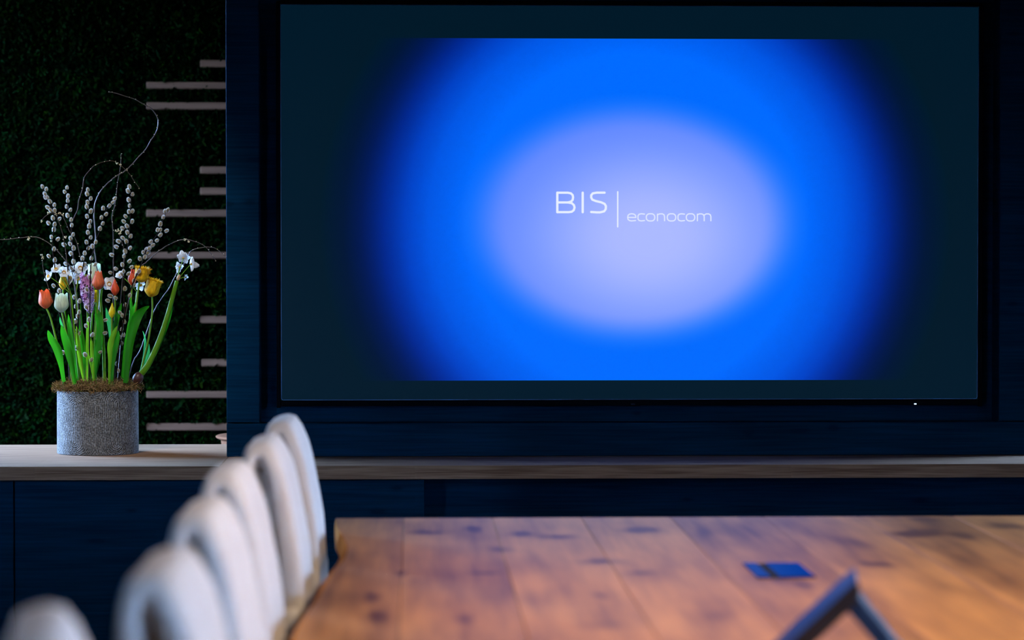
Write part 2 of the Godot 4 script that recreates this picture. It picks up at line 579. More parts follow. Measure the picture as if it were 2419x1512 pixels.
func screen_picture() -> ImageTexture:
	var w := 824
	var h := 466
	var im := Image.create(w, h, false, Image.FORMAT_RGB8)
	var idle := Color(0.004, 0.098, 0.155)
	# rings of the picture, from the middle outwards: radius, colour
	var outer := [[0.0, Color(0.0, 0.43, 1.0)], [400.0, Color(0.0, 0.42, 1.0)], [490.0, Color(0.0, 0.340, 0.90)], [545.0, Color(0.0, 0.25, 0.77)], [595.0, Color(0.0, 0.150, 0.57)], [645.0, Color(0.0, 0.088, 0.34)], [690.0, Color(0.002, 0.080, 0.21)], [745.0, idle]]
	for y in h:
		var py := 13.0 + (y + 0.5) * 931.0 / h
		for x in w:
			var px := 664.0 + (x + 0.5) * 1649.0 / w
			var c := idle
			if py > 90.0 and py < 898.0:
				var r := Vector2(px - 1500.0, (py - 525.0) * 1.0).length()
				c = idle
				for i in outer.size() - 1:
					if r < outer[i + 1][0]:
						c = outer[i][1].lerp(outer[i + 1][1], (r - outer[i][0]) / (outer[i + 1][0] - outer[i][0]))
						break
				# the pale lobe in the middle
				var e := Vector2((px - 1495.0) / 400.0, (py - (525.0)) / 292.0).length()
				var lobe := 1.0 - smoothstep(0.74, 1.07, e)
				var heart := 1.0 - smoothstep(0.12, 1.0, Vector2((px - 1530.0) / 430.0, (py - 560.0) / 310.0).length())
				c = c.lerp(Color(0.37, 0.53, 1.0).lerp(Color(0.675, 0.73, 1.0), heart), lobe)
			im.set_pixel(x, y, c)
	im.resize(2048, 1156, Image.INTERPOLATE_CUBIC)
	var white := Color(0.905, 0.935, 1.0)
	stroke(im, [[310, 263], [310, 485]], 27, white)
	stroke(im, [[310, 263], [430, 263], [465, 270], [485, 290], [490, 315], [485, 345], [465, 365], [430, 374], [310, 374]], 26, white)
	stroke(im, [[430, 374], [475, 382], [500, 405], [507, 432], [498, 462], [475, 480], [440, 485], [310, 485]], 26, white)
	stroke(im, [[600, 263], [600, 485]], 27, white)
	stroke(im, [[850, 262], [760, 262], [715, 270], [697, 292], [697, 318], [710, 342], [750, 358], [810, 372], [850, 390], [865, 415], [863, 450], [845, 475], [800, 487], [760, 487], [697, 483]], 26, white)
	stroke(im, [[1000, 252], [1000, 652]], 16, white)
	var pale := Color(0.87, 0.905, 1.0)
	stroke(im, [[1118, 545], [1208, 545], [1203, 520], [1185, 507], [1160, 503], [1135, 507], [1119, 520], [1114, 545], [1119, 568], [1135, 581], [1160, 585], [1204, 580]], 14, pale)
	for x in [1232, 1690]:
		stroke(im, [[x + 74, 507], [x + 38, 503], [x + 13, 508], [x, 525], [x, 562], [x + 13, 580], [x + 38, 585], [x + 74, 580]], 14, pale)
	for x in [1327, 1567, 1785]: stroke(im, rounded(x, 503, x + 97, 585, 36), 14, pale)
	stroke(im, [[1455, 582], [1455, 507]], 14, pale)
	stroke(im, [[1455, 514], [1480, 504], [1510, 504], [1530, 514], [1536, 535], [1536, 582]], 14, pale)
	stroke(im, [[1912, 582], [1912, 507]], 14, pale)
	stroke(im, [[1912, 514], [1935, 504], [1962, 504], [1983, 514], [1990, 535], [1990, 582]], 14, pale)
	stroke(im, [[1990, 518], [2012, 504], [2040, 504], [2060, 514], [2067, 535], [2067, 582]], 14, pale)
	return ImageTexture.create_from_image(im)


func build_display() -> void:
	var a := at(664, 946, DISPLAY)
	var b := at(2313, 16, DISPLAY)
	var t := thing("wall_display", Vector3((a.x + b.x) / 2, a.y, -DISPLAY), "large wall display showing a glowing blue picture with white lettering", "display")
	var x0 := a.x - t.position.x
	var x1 := b.x - t.position.x
	var h := b.y - a.y
	var side := 0.0125
	var low := 0.017
	# housing with a raised bezel round the glass
	put(span(Vector3(x0 - side, -low, -0.004), Vector3(x1 + side, h + 0.012, -0.079), 0.003), "housing", mats.bezel, t)
	var st := begin()
	box(st, Vector3(x0 - side / 2 - 0.001, (h - low) / 2, 0.0), Vector3(side, h + low + 0.012, 0.014), 0.002)
	box(st, Vector3(x1 + side / 2 + 0.001, (h - low) / 2, 0.0), Vector3(side, h + low + 0.012, 0.014), 0.002)
	box(st, Vector3(0, -low / 2 - 0.0005, 0.0), Vector3(x1 - x0, low, 0.014), 0.002)
	box(st, Vector3(0, h + 0.0065, 0.0), Vector3(x1 - x0, 0.012, 0.014), 0.002)
	put(done(st), "bezel", mats.bezel, t)
	# the glass, with its picture
	var m := mat("screen_glass", lin(0.002, 0.004, 0.006), 0.45, 0.2)
	m.emission_enabled = true
	m.emission_texture = screen_picture()
	m.emission_energy_multiplier = 1.0
	st = begin()
	poly(st, [Vector3(x0, 0, 0), Vector3(x0, h, 0), Vector3(x1, h, 0), Vector3(x1, 0, 0)], Vector3.BACK, func(p): return Vector2((p.x - x0) / (x1 - x0), 1.0 - p.y / h))
	put(done(st), "screen", m, t)
	# the light that the picture throws into the room
	var glow := AreaLight3D.new()
	glow.name = "screen_light"
	glow.position = Vector3(0, h / 2, 0.004)
	glow.rotation.y = PI
	glow.area_size = Vector2(1.7, 1.05)
	glow.light_color = Color(0.12, 0.42, 1.0)
	glow.light_energy = SCREEN_ENERGY
	glow.shadow_enabled = true
	t.add_child(glow)
	# trim between glass and bezel, its blue painted for screen reflection, with rounded corners
	var edge := mat("painted_glint_trim", lin(0.01, 0.12, 0.38), 0.35)
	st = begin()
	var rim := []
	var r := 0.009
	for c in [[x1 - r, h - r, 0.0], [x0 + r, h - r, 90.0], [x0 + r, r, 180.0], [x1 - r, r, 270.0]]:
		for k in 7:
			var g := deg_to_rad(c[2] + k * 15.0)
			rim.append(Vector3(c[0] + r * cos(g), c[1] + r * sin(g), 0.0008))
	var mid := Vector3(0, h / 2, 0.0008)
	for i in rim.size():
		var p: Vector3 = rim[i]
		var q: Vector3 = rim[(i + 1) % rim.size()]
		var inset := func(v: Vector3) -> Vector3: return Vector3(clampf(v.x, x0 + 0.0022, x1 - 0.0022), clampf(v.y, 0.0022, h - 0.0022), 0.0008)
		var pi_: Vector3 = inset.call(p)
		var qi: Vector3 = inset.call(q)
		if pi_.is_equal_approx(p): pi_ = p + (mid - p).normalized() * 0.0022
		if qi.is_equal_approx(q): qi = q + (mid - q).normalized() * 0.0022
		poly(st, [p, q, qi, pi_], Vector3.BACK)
	put(done(st), "painted_glint_trim", edge, t)
	# maker's badge and standby light under the bezel
	var badge := at(1495, 954.5, DISPLAY) - t.position
	put(boxed(Vector3(badge.x, badge.y, 0.006), Vector3(0.046, 0.0105, 0.008), 0.001), "badge", mats.bezel, t)
	var words := TextMesh.new()
	words.text = "NEC"
	words.font_size = 16
	words.pixel_size = 0.0003
	words.depth = 0.0004
	var face := SystemFont.new()
	face.font_names = PackedStringArray(["Droid Sans"])
	face.font_weight = 700
	words.font = face
	var ink := mat("badge_ink", lin(0.02, 0.06, 0.16), 0.5)
	var o := put(words, "badge_lettering", ink, t, Vector3(badge.x, badge.y, 0.0102))
	o.scale = Vector3(1.35, 1, 1)
	var led := mat("standby_light", Color.WHITE, 0.5)
	led.emission_enabled = true
	led.emission = Color(0.75, 0.87, 1.0)
	led.emission_energy_multiplier = 1.6
	var spot := at(2161, 954, DISPLAY) - t.position
	put(boxed(Vector3(spot.x, spot.y, 0.0085), Vector3(0.0075, 0.0042, 0.003), 0.001), "standby_light", led, t)


# ---------------------------------------------------------------- the sideboard
func build_sideboard() -> void:
	var front := -7.737
	var deep := -8.645
	var under := 0.6842
	var joint := on(520, 1100, WORKTOP).x
	var end := 2.06
	var t := thing("worktop", Vector3(-1.3, under, front), "pale oak worktop carrying the grey flower pot", "worktop")
	put(span(Vector3(-2.55, under, front) - t.position, Vector3(joint - 0.0006, WORKTOP, deep) - t.position, 0.0016), "board", mats.oak, t)
	t = thing("worktop", Vector3(0.7, under, front), "long oak worktop running under the wall display", "worktop")
	put(span(Vector3(joint + 0.0006, under, front) - t.position, Vector3(end, WORKTOP, deep) - t.position, 0.0016), "board", mats.oak, t)
	# cabinets: a seam at 33 pixels, an open bay right of 1002 pixels
	var seam := at(33, 1300, 7.76).x
	var bay := at(1002, 1180, 7.76).x
	var face := -7.762
	for c in [[-2.5, seam - 0.002, "dark blue cabinet beside the wide one under the flower pot"], [seam + 0.002, bay, "wide dark blue cabinet below the flower pot"]]:
		var k := thing("cabinet", Vector3((c[0] + c[1]) / 2, 0, face), c[2], "cabinet")
		var half: float = (c[1] - c[0]) / 2
		put(span(Vector3(-half, 0.06, -0.021), Vector3(half, under - 0.001, deep - face + 0.03)), "body", mats.blue_panel, k)
		put(span(Vector3(-half, 0.07, 0), Vector3(half, under - 0.0045, -0.02), 0.0015), "door", mats.blue_panel, k)
		put(span(Vector3(-half, 0.0, -0.06), Vector3(half, 0.06, deep - face + 0.05)), "plinth", mats.blue_panel, k)
	var k := thing("bay_panel", Vector3(1.0, 0, -8.06), "dark blue back panel in the open bay under the worktop", "panel")
	put(span(Vector3(bay - 1.0 + 0.001, 0, 0), Vector3(end - 1.0, under - 0.001, -0.03)), "panel", mats.blue_panel, k)


func build_side_table() -> void:
	var edge := at(510, 1033, 9.3)
	var c := Vector3(edge.x + 0.24, 0, -9.3)
	var t := thing("side_table", c, "round light wooden side table peeping out behind the worktop", "table")
	var y := edge.y
	var st := begin()
	lathe(st, Vector3.ZERO, [Vector2(0.20, y - 0.011), Vector2(0.226, y - 0.006), Vector2(0.238, y), Vector2(0.2405, y + 0.004), Vector2(0.237, y + 0.007), Vector2(0.22, y + 0.0075)], 48)
	put(done(st), "table_top", mats.stool_wood, t)
	st = begin()
	lathe(st, Vector3.ZERO, [Vector2(0.205, y - 0.10), Vector2(0.218, y - 0.05), Vector2(0.222, y - 0.008)], 48)
	put(done(st), "apron", mats.stool_wood, t)
	for i in 3:
		var a := TAU * i / 3.0 + 0.4
		st = begin()
		tube(st, [Vector3(cos(a) * 0.17, y - 0.08, sin(a) * 0.17), Vector3(cos(a) * 0.21, 0.0, sin(a) * 0.21)], 0.022, 0.014, 10)
		put(done(st), "leg", mats.stool_wood, t)


# ---------------------------------------------------------------- the table
const TABLE_LEFT := [[6.03, -0.181], [5.90, -0.174], [5.773, -0.166], [5.65, -0.155], [5.524, -0.145], [5.42, -0.139], [5.319, -0.138], [5.24, -0.139], [5.157, -0.143], [5.03, -0.152], [4.913, -0.159], [4.75, -0.165], [4.604, -0.171], [4.49, -0.178], [4.388, -0.184], [4.224, -0.189], [3.95, -0.184], [3.6, -0.172], [3.2, -0.166], [2.8, -0.162], [2.4, -0.166], [2.15, -0.16]]
const TABLE_SEAMS := [-0.0267, 0.177, 0.381, 0.586, 0.80, 1.02, 1.24, 1.45, 1.61]


func table_texture() -> ImageTexture:
	# colour of the planks between x -0.23 and 1.62 and depths 4.0 and 6.08; the grain runs with the depth
	var w := 840
	var h := 832
	var fine := noise(51, 0.22, 3).get_image(w, 26)
	fine.resize(w, h, Image.INTERPOLATE_CUBIC)
	var mid := noise(52, 0.05, 3).get_image(w, 64)
	mid.resize(w, h, Image.INTERPOLATE_CUBIC)
	for im in [fine, mid]: im.convert(Image.FORMAT_L8)
	var f := fine.get_data()
	var m := mid.get_data()
	var cloud := noise(53, 2.6, 3)
	# knots and dark figure: x, depth, half width, half length, strength
	var marks := [[0.13, 5.789, 0.022, 0.10, 0.8], [0.179, 5.384, 0.034, 0.055, 0.7], [0.225, 5.66, 0.03, 0.05, 0.9], [0.302, 5.62, 0.045, 0.055, 0.9], [0.495, 5.75, 0.05, 0.06, 0.9], [0.365, 5.16, 0.05, 0.045, 0.8], [0.42, 4.95, 0.022, 0.03, 0.8], [0.127, 4.968, 0.03, 0.025, 0.8], [0.323, 4.626, 0.016, 0.06, 0.7], [-0.019, 4.987, 0.012, 0.06, 0.7], [0.02, 5.70, 0.04, 0.035, 0.7], [1.08, 5.66, 0.06, 0.07, 0.9], [1.175, 5.60, 0.03, 0.08, 0.7], [1.315, 5.81, 0.05, 0.09, 0.8], [0.895, 5.069, 0.045, 0.04, 0.7], [0.71, 4.773, 0.02, 0.03, 0.7], [1.156, 5.947, 0.03, 0.05, 0.6], [0.22, 4.62, 0.05, 0.16, 0.45], [0.09, 4.36, 0.02, 0.07, 0.6], [-0.08, 4.62, 0.02, 0.08, 0.6], [-0.06, 4.38, 0.025, 0.09, 0.6], [0.66, 4.88, 0.05, 0.09, 0.35], [0.62, 5.6, 0.03, 0.3, 0.35], [0.73, 5.75, 0.03, 0.2, 0.35], [0.50, 4.35, 0.03, 0.1, 0.4], [0.9, 5.5, 0.05, 0.2, 0.3], [0.3, 4.25, 0.04, 0.06, 0.4]]
	var tones := [0.42, 0.52, 0.68, 0.62, 0.42, 0.58, 0.38, 0.60, 0.5, 0.5]
	var data := PackedByteArray()
	data.resize(w * h * 3)
	var a := Color(0.15, 0.055, 0.019)
	var b := Color(0.80, 0.355, 0.105)
	for y in h:
		var z := 4.0 + 2.08 * (y + 0.5) / h
		for x in w:
			var k := y * w + x
			var wx := -0.23 + 1.85 * (x + 0.5) / w
			var plank := 0
			while plank < 8 and wx > TABLE_SEAMS[plank]: plank += 1
			var c := cloud.get_noise_2d(wx * 1.9 + plank * 7.3, z * 0.55)
			var t: float = tones[plank] + (f[k] - 128) * 0.0007 + (m[k] - 128) * 0.0013 + c * 0.34
			for s in marks:
				var dx: float = wx - s[0] + c * 0.02
				var dz: float = z - s[1] + c * 0.05
				if absf(dx) < s[2] * 2.2 and absf(dz) < s[3] * 2.2:
					t -= 0.9 * s[4] * exp(-1.4 * ((dx / s[2]) ** 2 + (dz / s[3]) ** 2))
			# pale sapwood line beside one seam
			t += 0.22 * exp(-((wx - 1.035) / 0.012) ** 2)
			var q := a.lerp(b, clampf(t, 0.0, 1.0)).linear_to_srgb()
			data[k * 3] = int(q.r * 255.0)
			data[k * 3 + 1] = int(q.g * 255.0)
			data[k * 3 + 2] = int(q.b * 255.0)
	return ImageTexture.create_from_image(Image.create_from_data(w, h, false, Image.FORMAT_RGB8, data))


func build_table() -> void:
	var t := thing("conference_table", Vector3(0.7, 0, -4.1), "long plank conference table with a natural wavy edge", "table")
	var m := mat("table_wood", Color.WHITE, 0.40, 0.45)
	m.albedo_texture = table_texture()
	var o := t.position
	var uv := func(p: Vector3) -> Vector2: return Vector2((p.x + o.x + 0.23) / 1.85, (-(p.z + o.z) - 4.0) / 2.08)
	var thick := 0.042
	# plank with the waney edge
	var st := begin()
	var rings := []
	var edge := []
	for i in TABLE_LEFT.size() - 1:
		var i0 := maxi(i - 1, 0)
		var i3 := mini(i + 2, TABLE_LEFT.size() - 1)
		for k in 4:
			edge.append([lerpf(TABLE_LEFT[i][0], TABLE_LEFT[i + 1][0], k / 4.0), cubic_interpolate(TABLE_LEFT[i][1], TABLE_LEFT[i + 1][1], TABLE_LEFT[i0][1], TABLE_LEFT[i3][1], k / 4.0)])
	edge.append(TABLE_LEFT[-1])
	for e in edge:
		var x: float = e[1]
		var out := 0.6 + 0.4 * sin(e[0] * 4.1) + 0.25 * sin(e[0] * 11.0)
		var pts := [Vector2(TABLE_SEAMS[0] - 0.0004, TABLE)]
		for k in 7:
			var a := k / 6.0
			pts.append(Vector2(x - (0.010 + 0.010 * out) * sin(a * 1.9) * (1.0 - 0.75 * smoothstep(5.5, 6.0, e[0])), TABLE - thick * (1.0 - cos(a * PI / 2))))
		pts.append(Vector2(TABLE_SEAMS[0] - 0.0004, TABLE - thick))
		var r := []
		for p in pts: r.append(Vector3(p.x, p.y, -e[0]) - o)
		rings.append(r)
	var side := begin()
	for j in rings.size() - 1:
		for i in 9:
			var k := (i + 1) % 9
			var mid: Vector3 = (rings[j][i] + rings[j + 1][k]) / 2
			var core := Vector3(-0.08, TABLE - 0.02, mid.z + o.z) - o
			poly(side if i > 0 and i < 7 else st, [rings[j][i], rings[j + 1][i], rings[j + 1][k], rings[j][k]], (mid - core) * Vector3(0.2, 1, 0) if i == 0 or i == 7 else (mid - core) * Vector3(1, 0.6, 0), uv)
	poly(st, rings[0], Vector3.FORWARD, uv)
	poly(st, rings[-1], Vector3.BACK, uv)
	put(done(st), "plank", m, t)
	var raw := mat("waney_wood", Color.WHITE, 0.9, 0.05)
	raw.albedo_texture = m.albedo_texture
	put(done(side), "waney_edge", raw, t)
	for i in TABLE_SEAMS.size() - 1:
		st = begin()
		box(st, Vector3((TABLE_SEAMS[i] + TABLE_SEAMS[i + 1]) / 2, TABLE - thick / 2, -4.09) - o, Vector3(TABLE_SEAMS[i + 1] - TABLE_SEAMS[i] - 0.0008, thick, 3.88), 0.0012, uv)
		put(done(st), "plank", m, t)
	for z in [-2.9, -5.3]:
		put(boxed(Vector3(0.85, 0.36, z) - o, Vector3(0.7, 0.66, 0.08), 0.006), "trestle_leg", mats.dark_metal, t)
		put(boxed(Vector3(0.85, 0.015, z) - o, Vector3(0.95, 0.03, 0.14), 0.004), "foot", mats.dark_metal, t)
		put(boxed(Vector3(0.7, 0.694, z) - o, Vector3(1.2, 0.007, 0.14), 0.001), "mounting_plate", mats.dark_metal, t)
	# socket cover
	var s := thing("socket_cover", Vector3(0.693, TABLE, -4.987), "dark glossy socket cover set in the wooden tabletop", "socket cover")
	put(boxed(Vector3(-0.0425, 0.0015, 0), Vector3(0.027, 0.003, 0.228), 0.0008), "flap", mats.socket_cover, s)
	put(boxed(Vector3(-0.021, 0.0006, 0), Vector3(0.014, 0.0012, 0.228), 0.0003), "brush_slot", mats.carpet, s)
	put(boxed(Vector3(0.0205, 0.0015, 0), Vector3(0.067, 0.003, 0.228), 0.0008), "lid", mats.socket_cover, s)


func build_console() -> void:
	var tip := at(2026, 1372, 3.76)
	var t := thing("tablet_console", Vector3(tip.x, TABLE, tip.z), "small dark tablet leaning on an angled stand on the tabletop", "tablet")
	var h := tip.y - TABLE
	t.rotation_degrees.y = -8.0
	var deep := -0.17
	var prism := func(pts: Array, z0: float, z1: float, called: String, m: Material) -> void:
		var st := begin()
		var a := []
		var b := []
		var mid := Vector3.ZERO
		for p in pts:
			a.append(Vector3(p.x, p.y, z0))
			b.append(Vector3(p.x, p.y, z1))
			mid += Vector3(p.x, p.y, (z0 + z1) / 2) / pts.size()
		poly(st, a, Vector3.BACK * (z0 - z1))
		poly(st, b, Vector3.BACK * (z1 - z0))
		for i in pts.size():
			var k := (i + 1) % pts.size()
			poly(st, [a[i], a[k], b[k], b[i]], (a[i] + b[k]) / 2 - mid)
		put(done(st), called, m, t)
	# profile across the depth: the tablet leans to the left, a leg props it from the right
	var d := Vector2(-1.04, -1.0).normalized()
	var n := Vector2(-d.y, d.x) * -1.0
	if n.y > 0: n = -n
	var l := h / -d.y
	var top := Vector2(0, h)
	prism.call([top, top + d * l, top + d * (l - 0.034) + n * 0.023, top + d * 0.024 + n * 0.023, top + d * 0.006 + n * 0.011], 0.0, deep, "tablet_body", mats.console_black)
	prism.call([top + d * 0.008 - n * 0.0012, top + d * (l - 0.012) - n * 0.0012, top + d * (l - 0.012), top + d * 0.008], -0.004, deep + 0.004, "tablet_glass", mats.console_glass)
	var joint := top + d * 0.042 + n * 0.023
	var foot := Vector2(joint.x + joint.y * 0.86, 0.0)
	var across := Vector2(0.026, 0.0)
	prism.call([joint, joint + Vector2(0.017, 0.018), foot + across, foot], -0.02, deep + 0.02, "stand_leg", mats.console_shell)
	prism.call([Vector2(top.x + d.x * l + 0.02, 0.0), Vector2(top.x + d.x * l + 0.026, 0.006), Vector2(foot.x - 0.002, 0.006), Vector2(foot.x - 0.002, 0.0)], -0.03, deep + 0.03, "stand_base", mats.console_black)


# ---------------------------------------------------------------- chairs
func build_chairs() -> void:
	var proto := thing("conference_chair", Vector3.ZERO, "cream upholstered armchair at the plank table, first in its row from the blue partition", "chair", "cream chairs along the table")
	# front of the backrest: drop below the top, forward
	var front := [[0.0, -0.006], [0.004, 0.006], [0.022, 0.017], [0.055, 0.030], [0.092, 0.040], [0.135, 0.048], [0.178, 0.056], [0.218, 0.062], [0.252, 0.065], [0.30, 0.068], [0.40, 0.075], [0.57, 0.085]]
	var rear := [-0.033, -0.041, -0.046, -0.0475, -0.048, -0.048, -0.048, -0.048, -0.048, -0.047, -0.045, -0.040]
	var half := [0.135, 0.147, 0.170, 0.184, 0.191, 0.196, 0.201, 0.205, 0.208, 0.212, 0.218, 0.222]
	var dense_f := []
	for i in front.size() - 1:
		var i0 := maxi(i - 1, 0)
		var i3 := mini(i + 2, front.size() - 1)
		for k in 4:
			var u := k / 4.0
			dense_f.append([lerpf(front[i][0], front[i + 1][0], u), cubic_interpolate(front[i][1], front[i + 1][1], front[i0][1], front[i3][1], u), cubic_interpolate(rear[i], rear[i + 1], rear[i0], rear[i3], u), cubic_interpolate(half[i], half[i + 1], half[i0], half[i3], u)])
	var st := begin()
	var rings := []
	for e in dense_f:
		var y: float = 1.0 - e[0]
		var r := []
		var groove := smoothstep(0.014, 0.055, e[0])
		var slope := 0.005 * (1.0 - smoothstep(0.0, 0.12, e[0]))
		var inset := func(s: float) -> float:
			# two pads side by side, each with a round edge; at the top they run into one another
			var one := absf(2.0 * s - 1.0)
			var d := 0.062
			if s < 0.36: d = 0.030 * (1.0 - sqrt(1.0 - absf((s - 0.16) / 0.20) ** 3 * 0.999)) + (0.032 * smoothstep(0.26, 0.36, s))
			elif s > 0.54: d = 0.034 * (1.0 - sqrt(1.0 - absf((s - 0.79) / 0.25) ** 3 * 0.999)) + 0.028 * (1.0 - smoothstep(0.54, 0.66, s))
			return lerpf(0.022 * (1.0 - sqrt(1.0 - one ** 4 * 0.999)), d, groove)
		var n := 30
		for k in n + 1:
			var s := float(k) / n
			r.append(Vector3(lerpf(e[2], e[1], s), y - slope * (1.0 - s) ** 1.5, e[3] - inset.call(s)))
		for k in range(1, 6): # front face, a little hollow
			var q := 1.0 - 2.0 * k / 6.0
			r.append(Vector3(e[1] - 0.012 * (1.0 - q * q) * smoothstep(0.02, 0.1, e[0]), y, q * (e[3] - inset.call(1.0))))
		for k in n + 1:
			var s := 1.0 - float(k) / n
			r.append(Vector3(lerpf(e[2], e[1], s), y - slope * (1.0 - s) ** 1.5, -e[3] + inset.call(s)))
		for k in range(1, 6):
			var q := -1.0 + 2.0 * k / 6.0
			r.append(Vector3(e[2], y - slope, q * (e[3] - inset.call(0.0))))
		rings.append(r)
	loft(st, rings)
	put(done(st), "backrest", mats.fabric, proto)
	var pad := func(rows: Array, called: String) -> void: # rows of centre, half height, half width; sections stand across x
		var s2 := begin()
		var rr := []
		for w in rows:
			var r := []
			for k in 20:
				var a := TAU * k / 20.0
				var ca := cos(a)
				var sa := sin(a)
				r.append(w[0] + Vector3(0, signf(sa) * absf(sa) ** 0.6 * w[1], signf(ca) * absf(ca) ** 0.6 * w[2]))
			rr.append(r)
		loft(s2, rr)
		put(done(s2), called, mats.fabric, proto)
	pad.call([[Vector3(0.05, 0.435, 0), 0.02, 0.17], [Vector3(0.056, 0.435, 0), 0.034, 0.20], [Vector3(0.09, 0.437, 0), 0.042, 0.225], [Vector3(0.30, 0.437, 0), 0.045, 0.235], [Vector3(0.48, 0.434, 0), 0.042, 0.225], [Vector3(0.515, 0.43, 0), 0.032, 0.205], [Vector3(0.525, 0.428, 0), 0.016, 0.18]], "seat")
	for s in [-1.0, 1.0]:
		pad.call([[Vector3(-0.02, 0.60, s * 0.222), 0.05, 0.008], [Vector3(0.0, 0.595, s * 0.224), 0.10, 0.020], [Vector3(0.035, 0.575, s * 0.226), 0.135, 0.025], [Vector3(0.055, 0.572, s * 0.226), 0.14, 0.024], [Vector3(0.065, 0.565, s * 0.226), 0.13, 0.018], [Vector3(0.071, 0.56, s * 0.226), 0.11, 0.008]], "armrest")
		for x in [0.06, 0.44]:
			st = begin()
			tube(st, [Vector3(x, 0.42, s * 0.17), Vector3(x + (0.04 if x > 0.2 else -0.06), 0.0, s * 0.20)], 0.019, 0.012, 10)
			put(done(st), "leg", mats.chair_leg, proto)
	var spots := [[-0.262, 5.70, 0.0], [-0.266, 5.073, 0.0], [-0.288, 4.419, 0.0], [-0.276, 3.767, 0.0], [-0.268, 3.11, 0.0], [-0.335, 2.60, 6.0]]
	for i in spots.size():
		var c: Node3D = proto
		if i > 0:
			c = proto.duplicate()
			c.name = numbered("conference_chair")
			c.set_meta("label", "cream upholstered armchair at the plank table, %s in its row from the blue partition" % ["first", "second", "third", "fourth", "fifth", "sixth"][i])
			add_child(c)
		c.position = Vector3(spots[i][0], 0, -(spots[i][1] - 0.138))
		c.rotation_degrees.y = spots[i][2]


# ---------------------------------------------------------------- lamps over the table, above the frame
func build_pendants() -> void:
	var shade_m := mat("pendant_shade", lin(0.02, 0.02, 0.02), 0.5)
	var inner := mat("pendant_bulb", Color.WHITE, 0.5)
	inner.emission_enabled = true
	inner.emission = PENDANT_COLOR
	inner.emission_energy_multiplier = 6.0
	for p in PENDANTS:
		var order: String = "first" if p == PENDANTS[-1] else "second"
		var t := thing("pendant_lamp", p, "black dome pendant lamp over the plank table, %s from the blue partition" % order, "lamp", "pendant lamps over the table")
		var st := begin()
		lathe(st, Vector3.ZERO, [Vector2(0.03, 0.20), Vector2(0.06, 0.19), Vector2(0.13, 0.13), Vector2(0.165, 0.03), Vector2(0.168, 0.0), Vector2(0.164, 0.0), Vector2(0.158, 0.03), Vector2(0.124, 0.124), Vector2(0.056, 0.18), Vector2(0.02, 0.185)], 32)
		put(done(st), "lamp_shade", shade_m, t)
		st = begin()
		tube(st, [Vector3(0, 0.19, 0), Vector3(0, 2.95 - p.y, 0)], 0.003, 0.003, 6)
		put(done(st), "cord", shade_m, t)
		st = begin()
		blob(st, Vector3(0, 0.05, 0), Vector3.UP, 0.05, 0.11, 16, 10)
		put(done(st), "bulb", inner, t)
		var l := SpotLight3D.new()
		l.name = "bulb_light"
		l.position = Vector3(0, 0.035, 0)
		l.rotation_degrees.x = -90
		l.light_color = PENDANT_COLOR
		l.light_energy = PENDANT_ENERGY
		l.spot_angle = 84
		l.spot_angle_attenuation = 0.6
		l.spot_range = 14.0
		l.spot_attenuation = 2.0
		l.light_size = 0.05
		l.shadow_enabled = true
		t.add_child(l)


func build_added_spotlight() -> void:  # unseen lamp, added so that the pot front and blooms get light
	var t := thing("added_spotlight", SPOT_AT, "black cylindrical spotlight added out of view to light the flower arrangement", "spotlight")
	var d := (SPOT_AIM - SPOT_AT).normalized()
	var x := d.cross(Vector3.UP).normalized()
	var y := d.cross(x).normalized()
	var st := begin()
	var shell := []
	for p in [[0.030, -0.09], [0.040, -0.085], [0.041, 0.06], [0.037, 0.06], [0.036, 0.0], [0.020, -0.01]]: shell.append(ring(d * p[1], x, y, p[0], 24))
	loft(st, shell)
	put(done(st), "housing", mats.dark_metal, t)
	st = begin()
	tube(st, [d * -0.05, Vector3(0, 2.95 - SPOT_AT.y, 0)], 0.008, 0.008, 8)
	put(done(st), "bracket", mats.dark_metal, t)
	var bulb := mat("added_spotlight_bulb", Color.WHITE, 0.5)
	bulb.emission_enabled = true
	bulb.emission = SPOT_COLOR
	bulb.emission_energy_multiplier = 5.0
	st = begin()
	blob(st, d * 0.015, d, 0.030, 0.026, 16, 8)
	put(done(st), "bulb", bulb, t)
	var l := SpotLight3D.new()
	l.name = "added_spotlight_beam"
	l.light_color = SPOT_COLOR
	l.light_energy = SPOT_ENERGY
	l.spot_angle = 17
	l.spot_angle_attenuation = 0.9
	l.spot_range = 10.0
	l.spot_attenuation = 2.0
	l.light_size = 0.03
	l.shadow_enabled = true
	t.add_child(l)
	l.position = d * 0.016
	l.basis = Basis.looking_at(d)


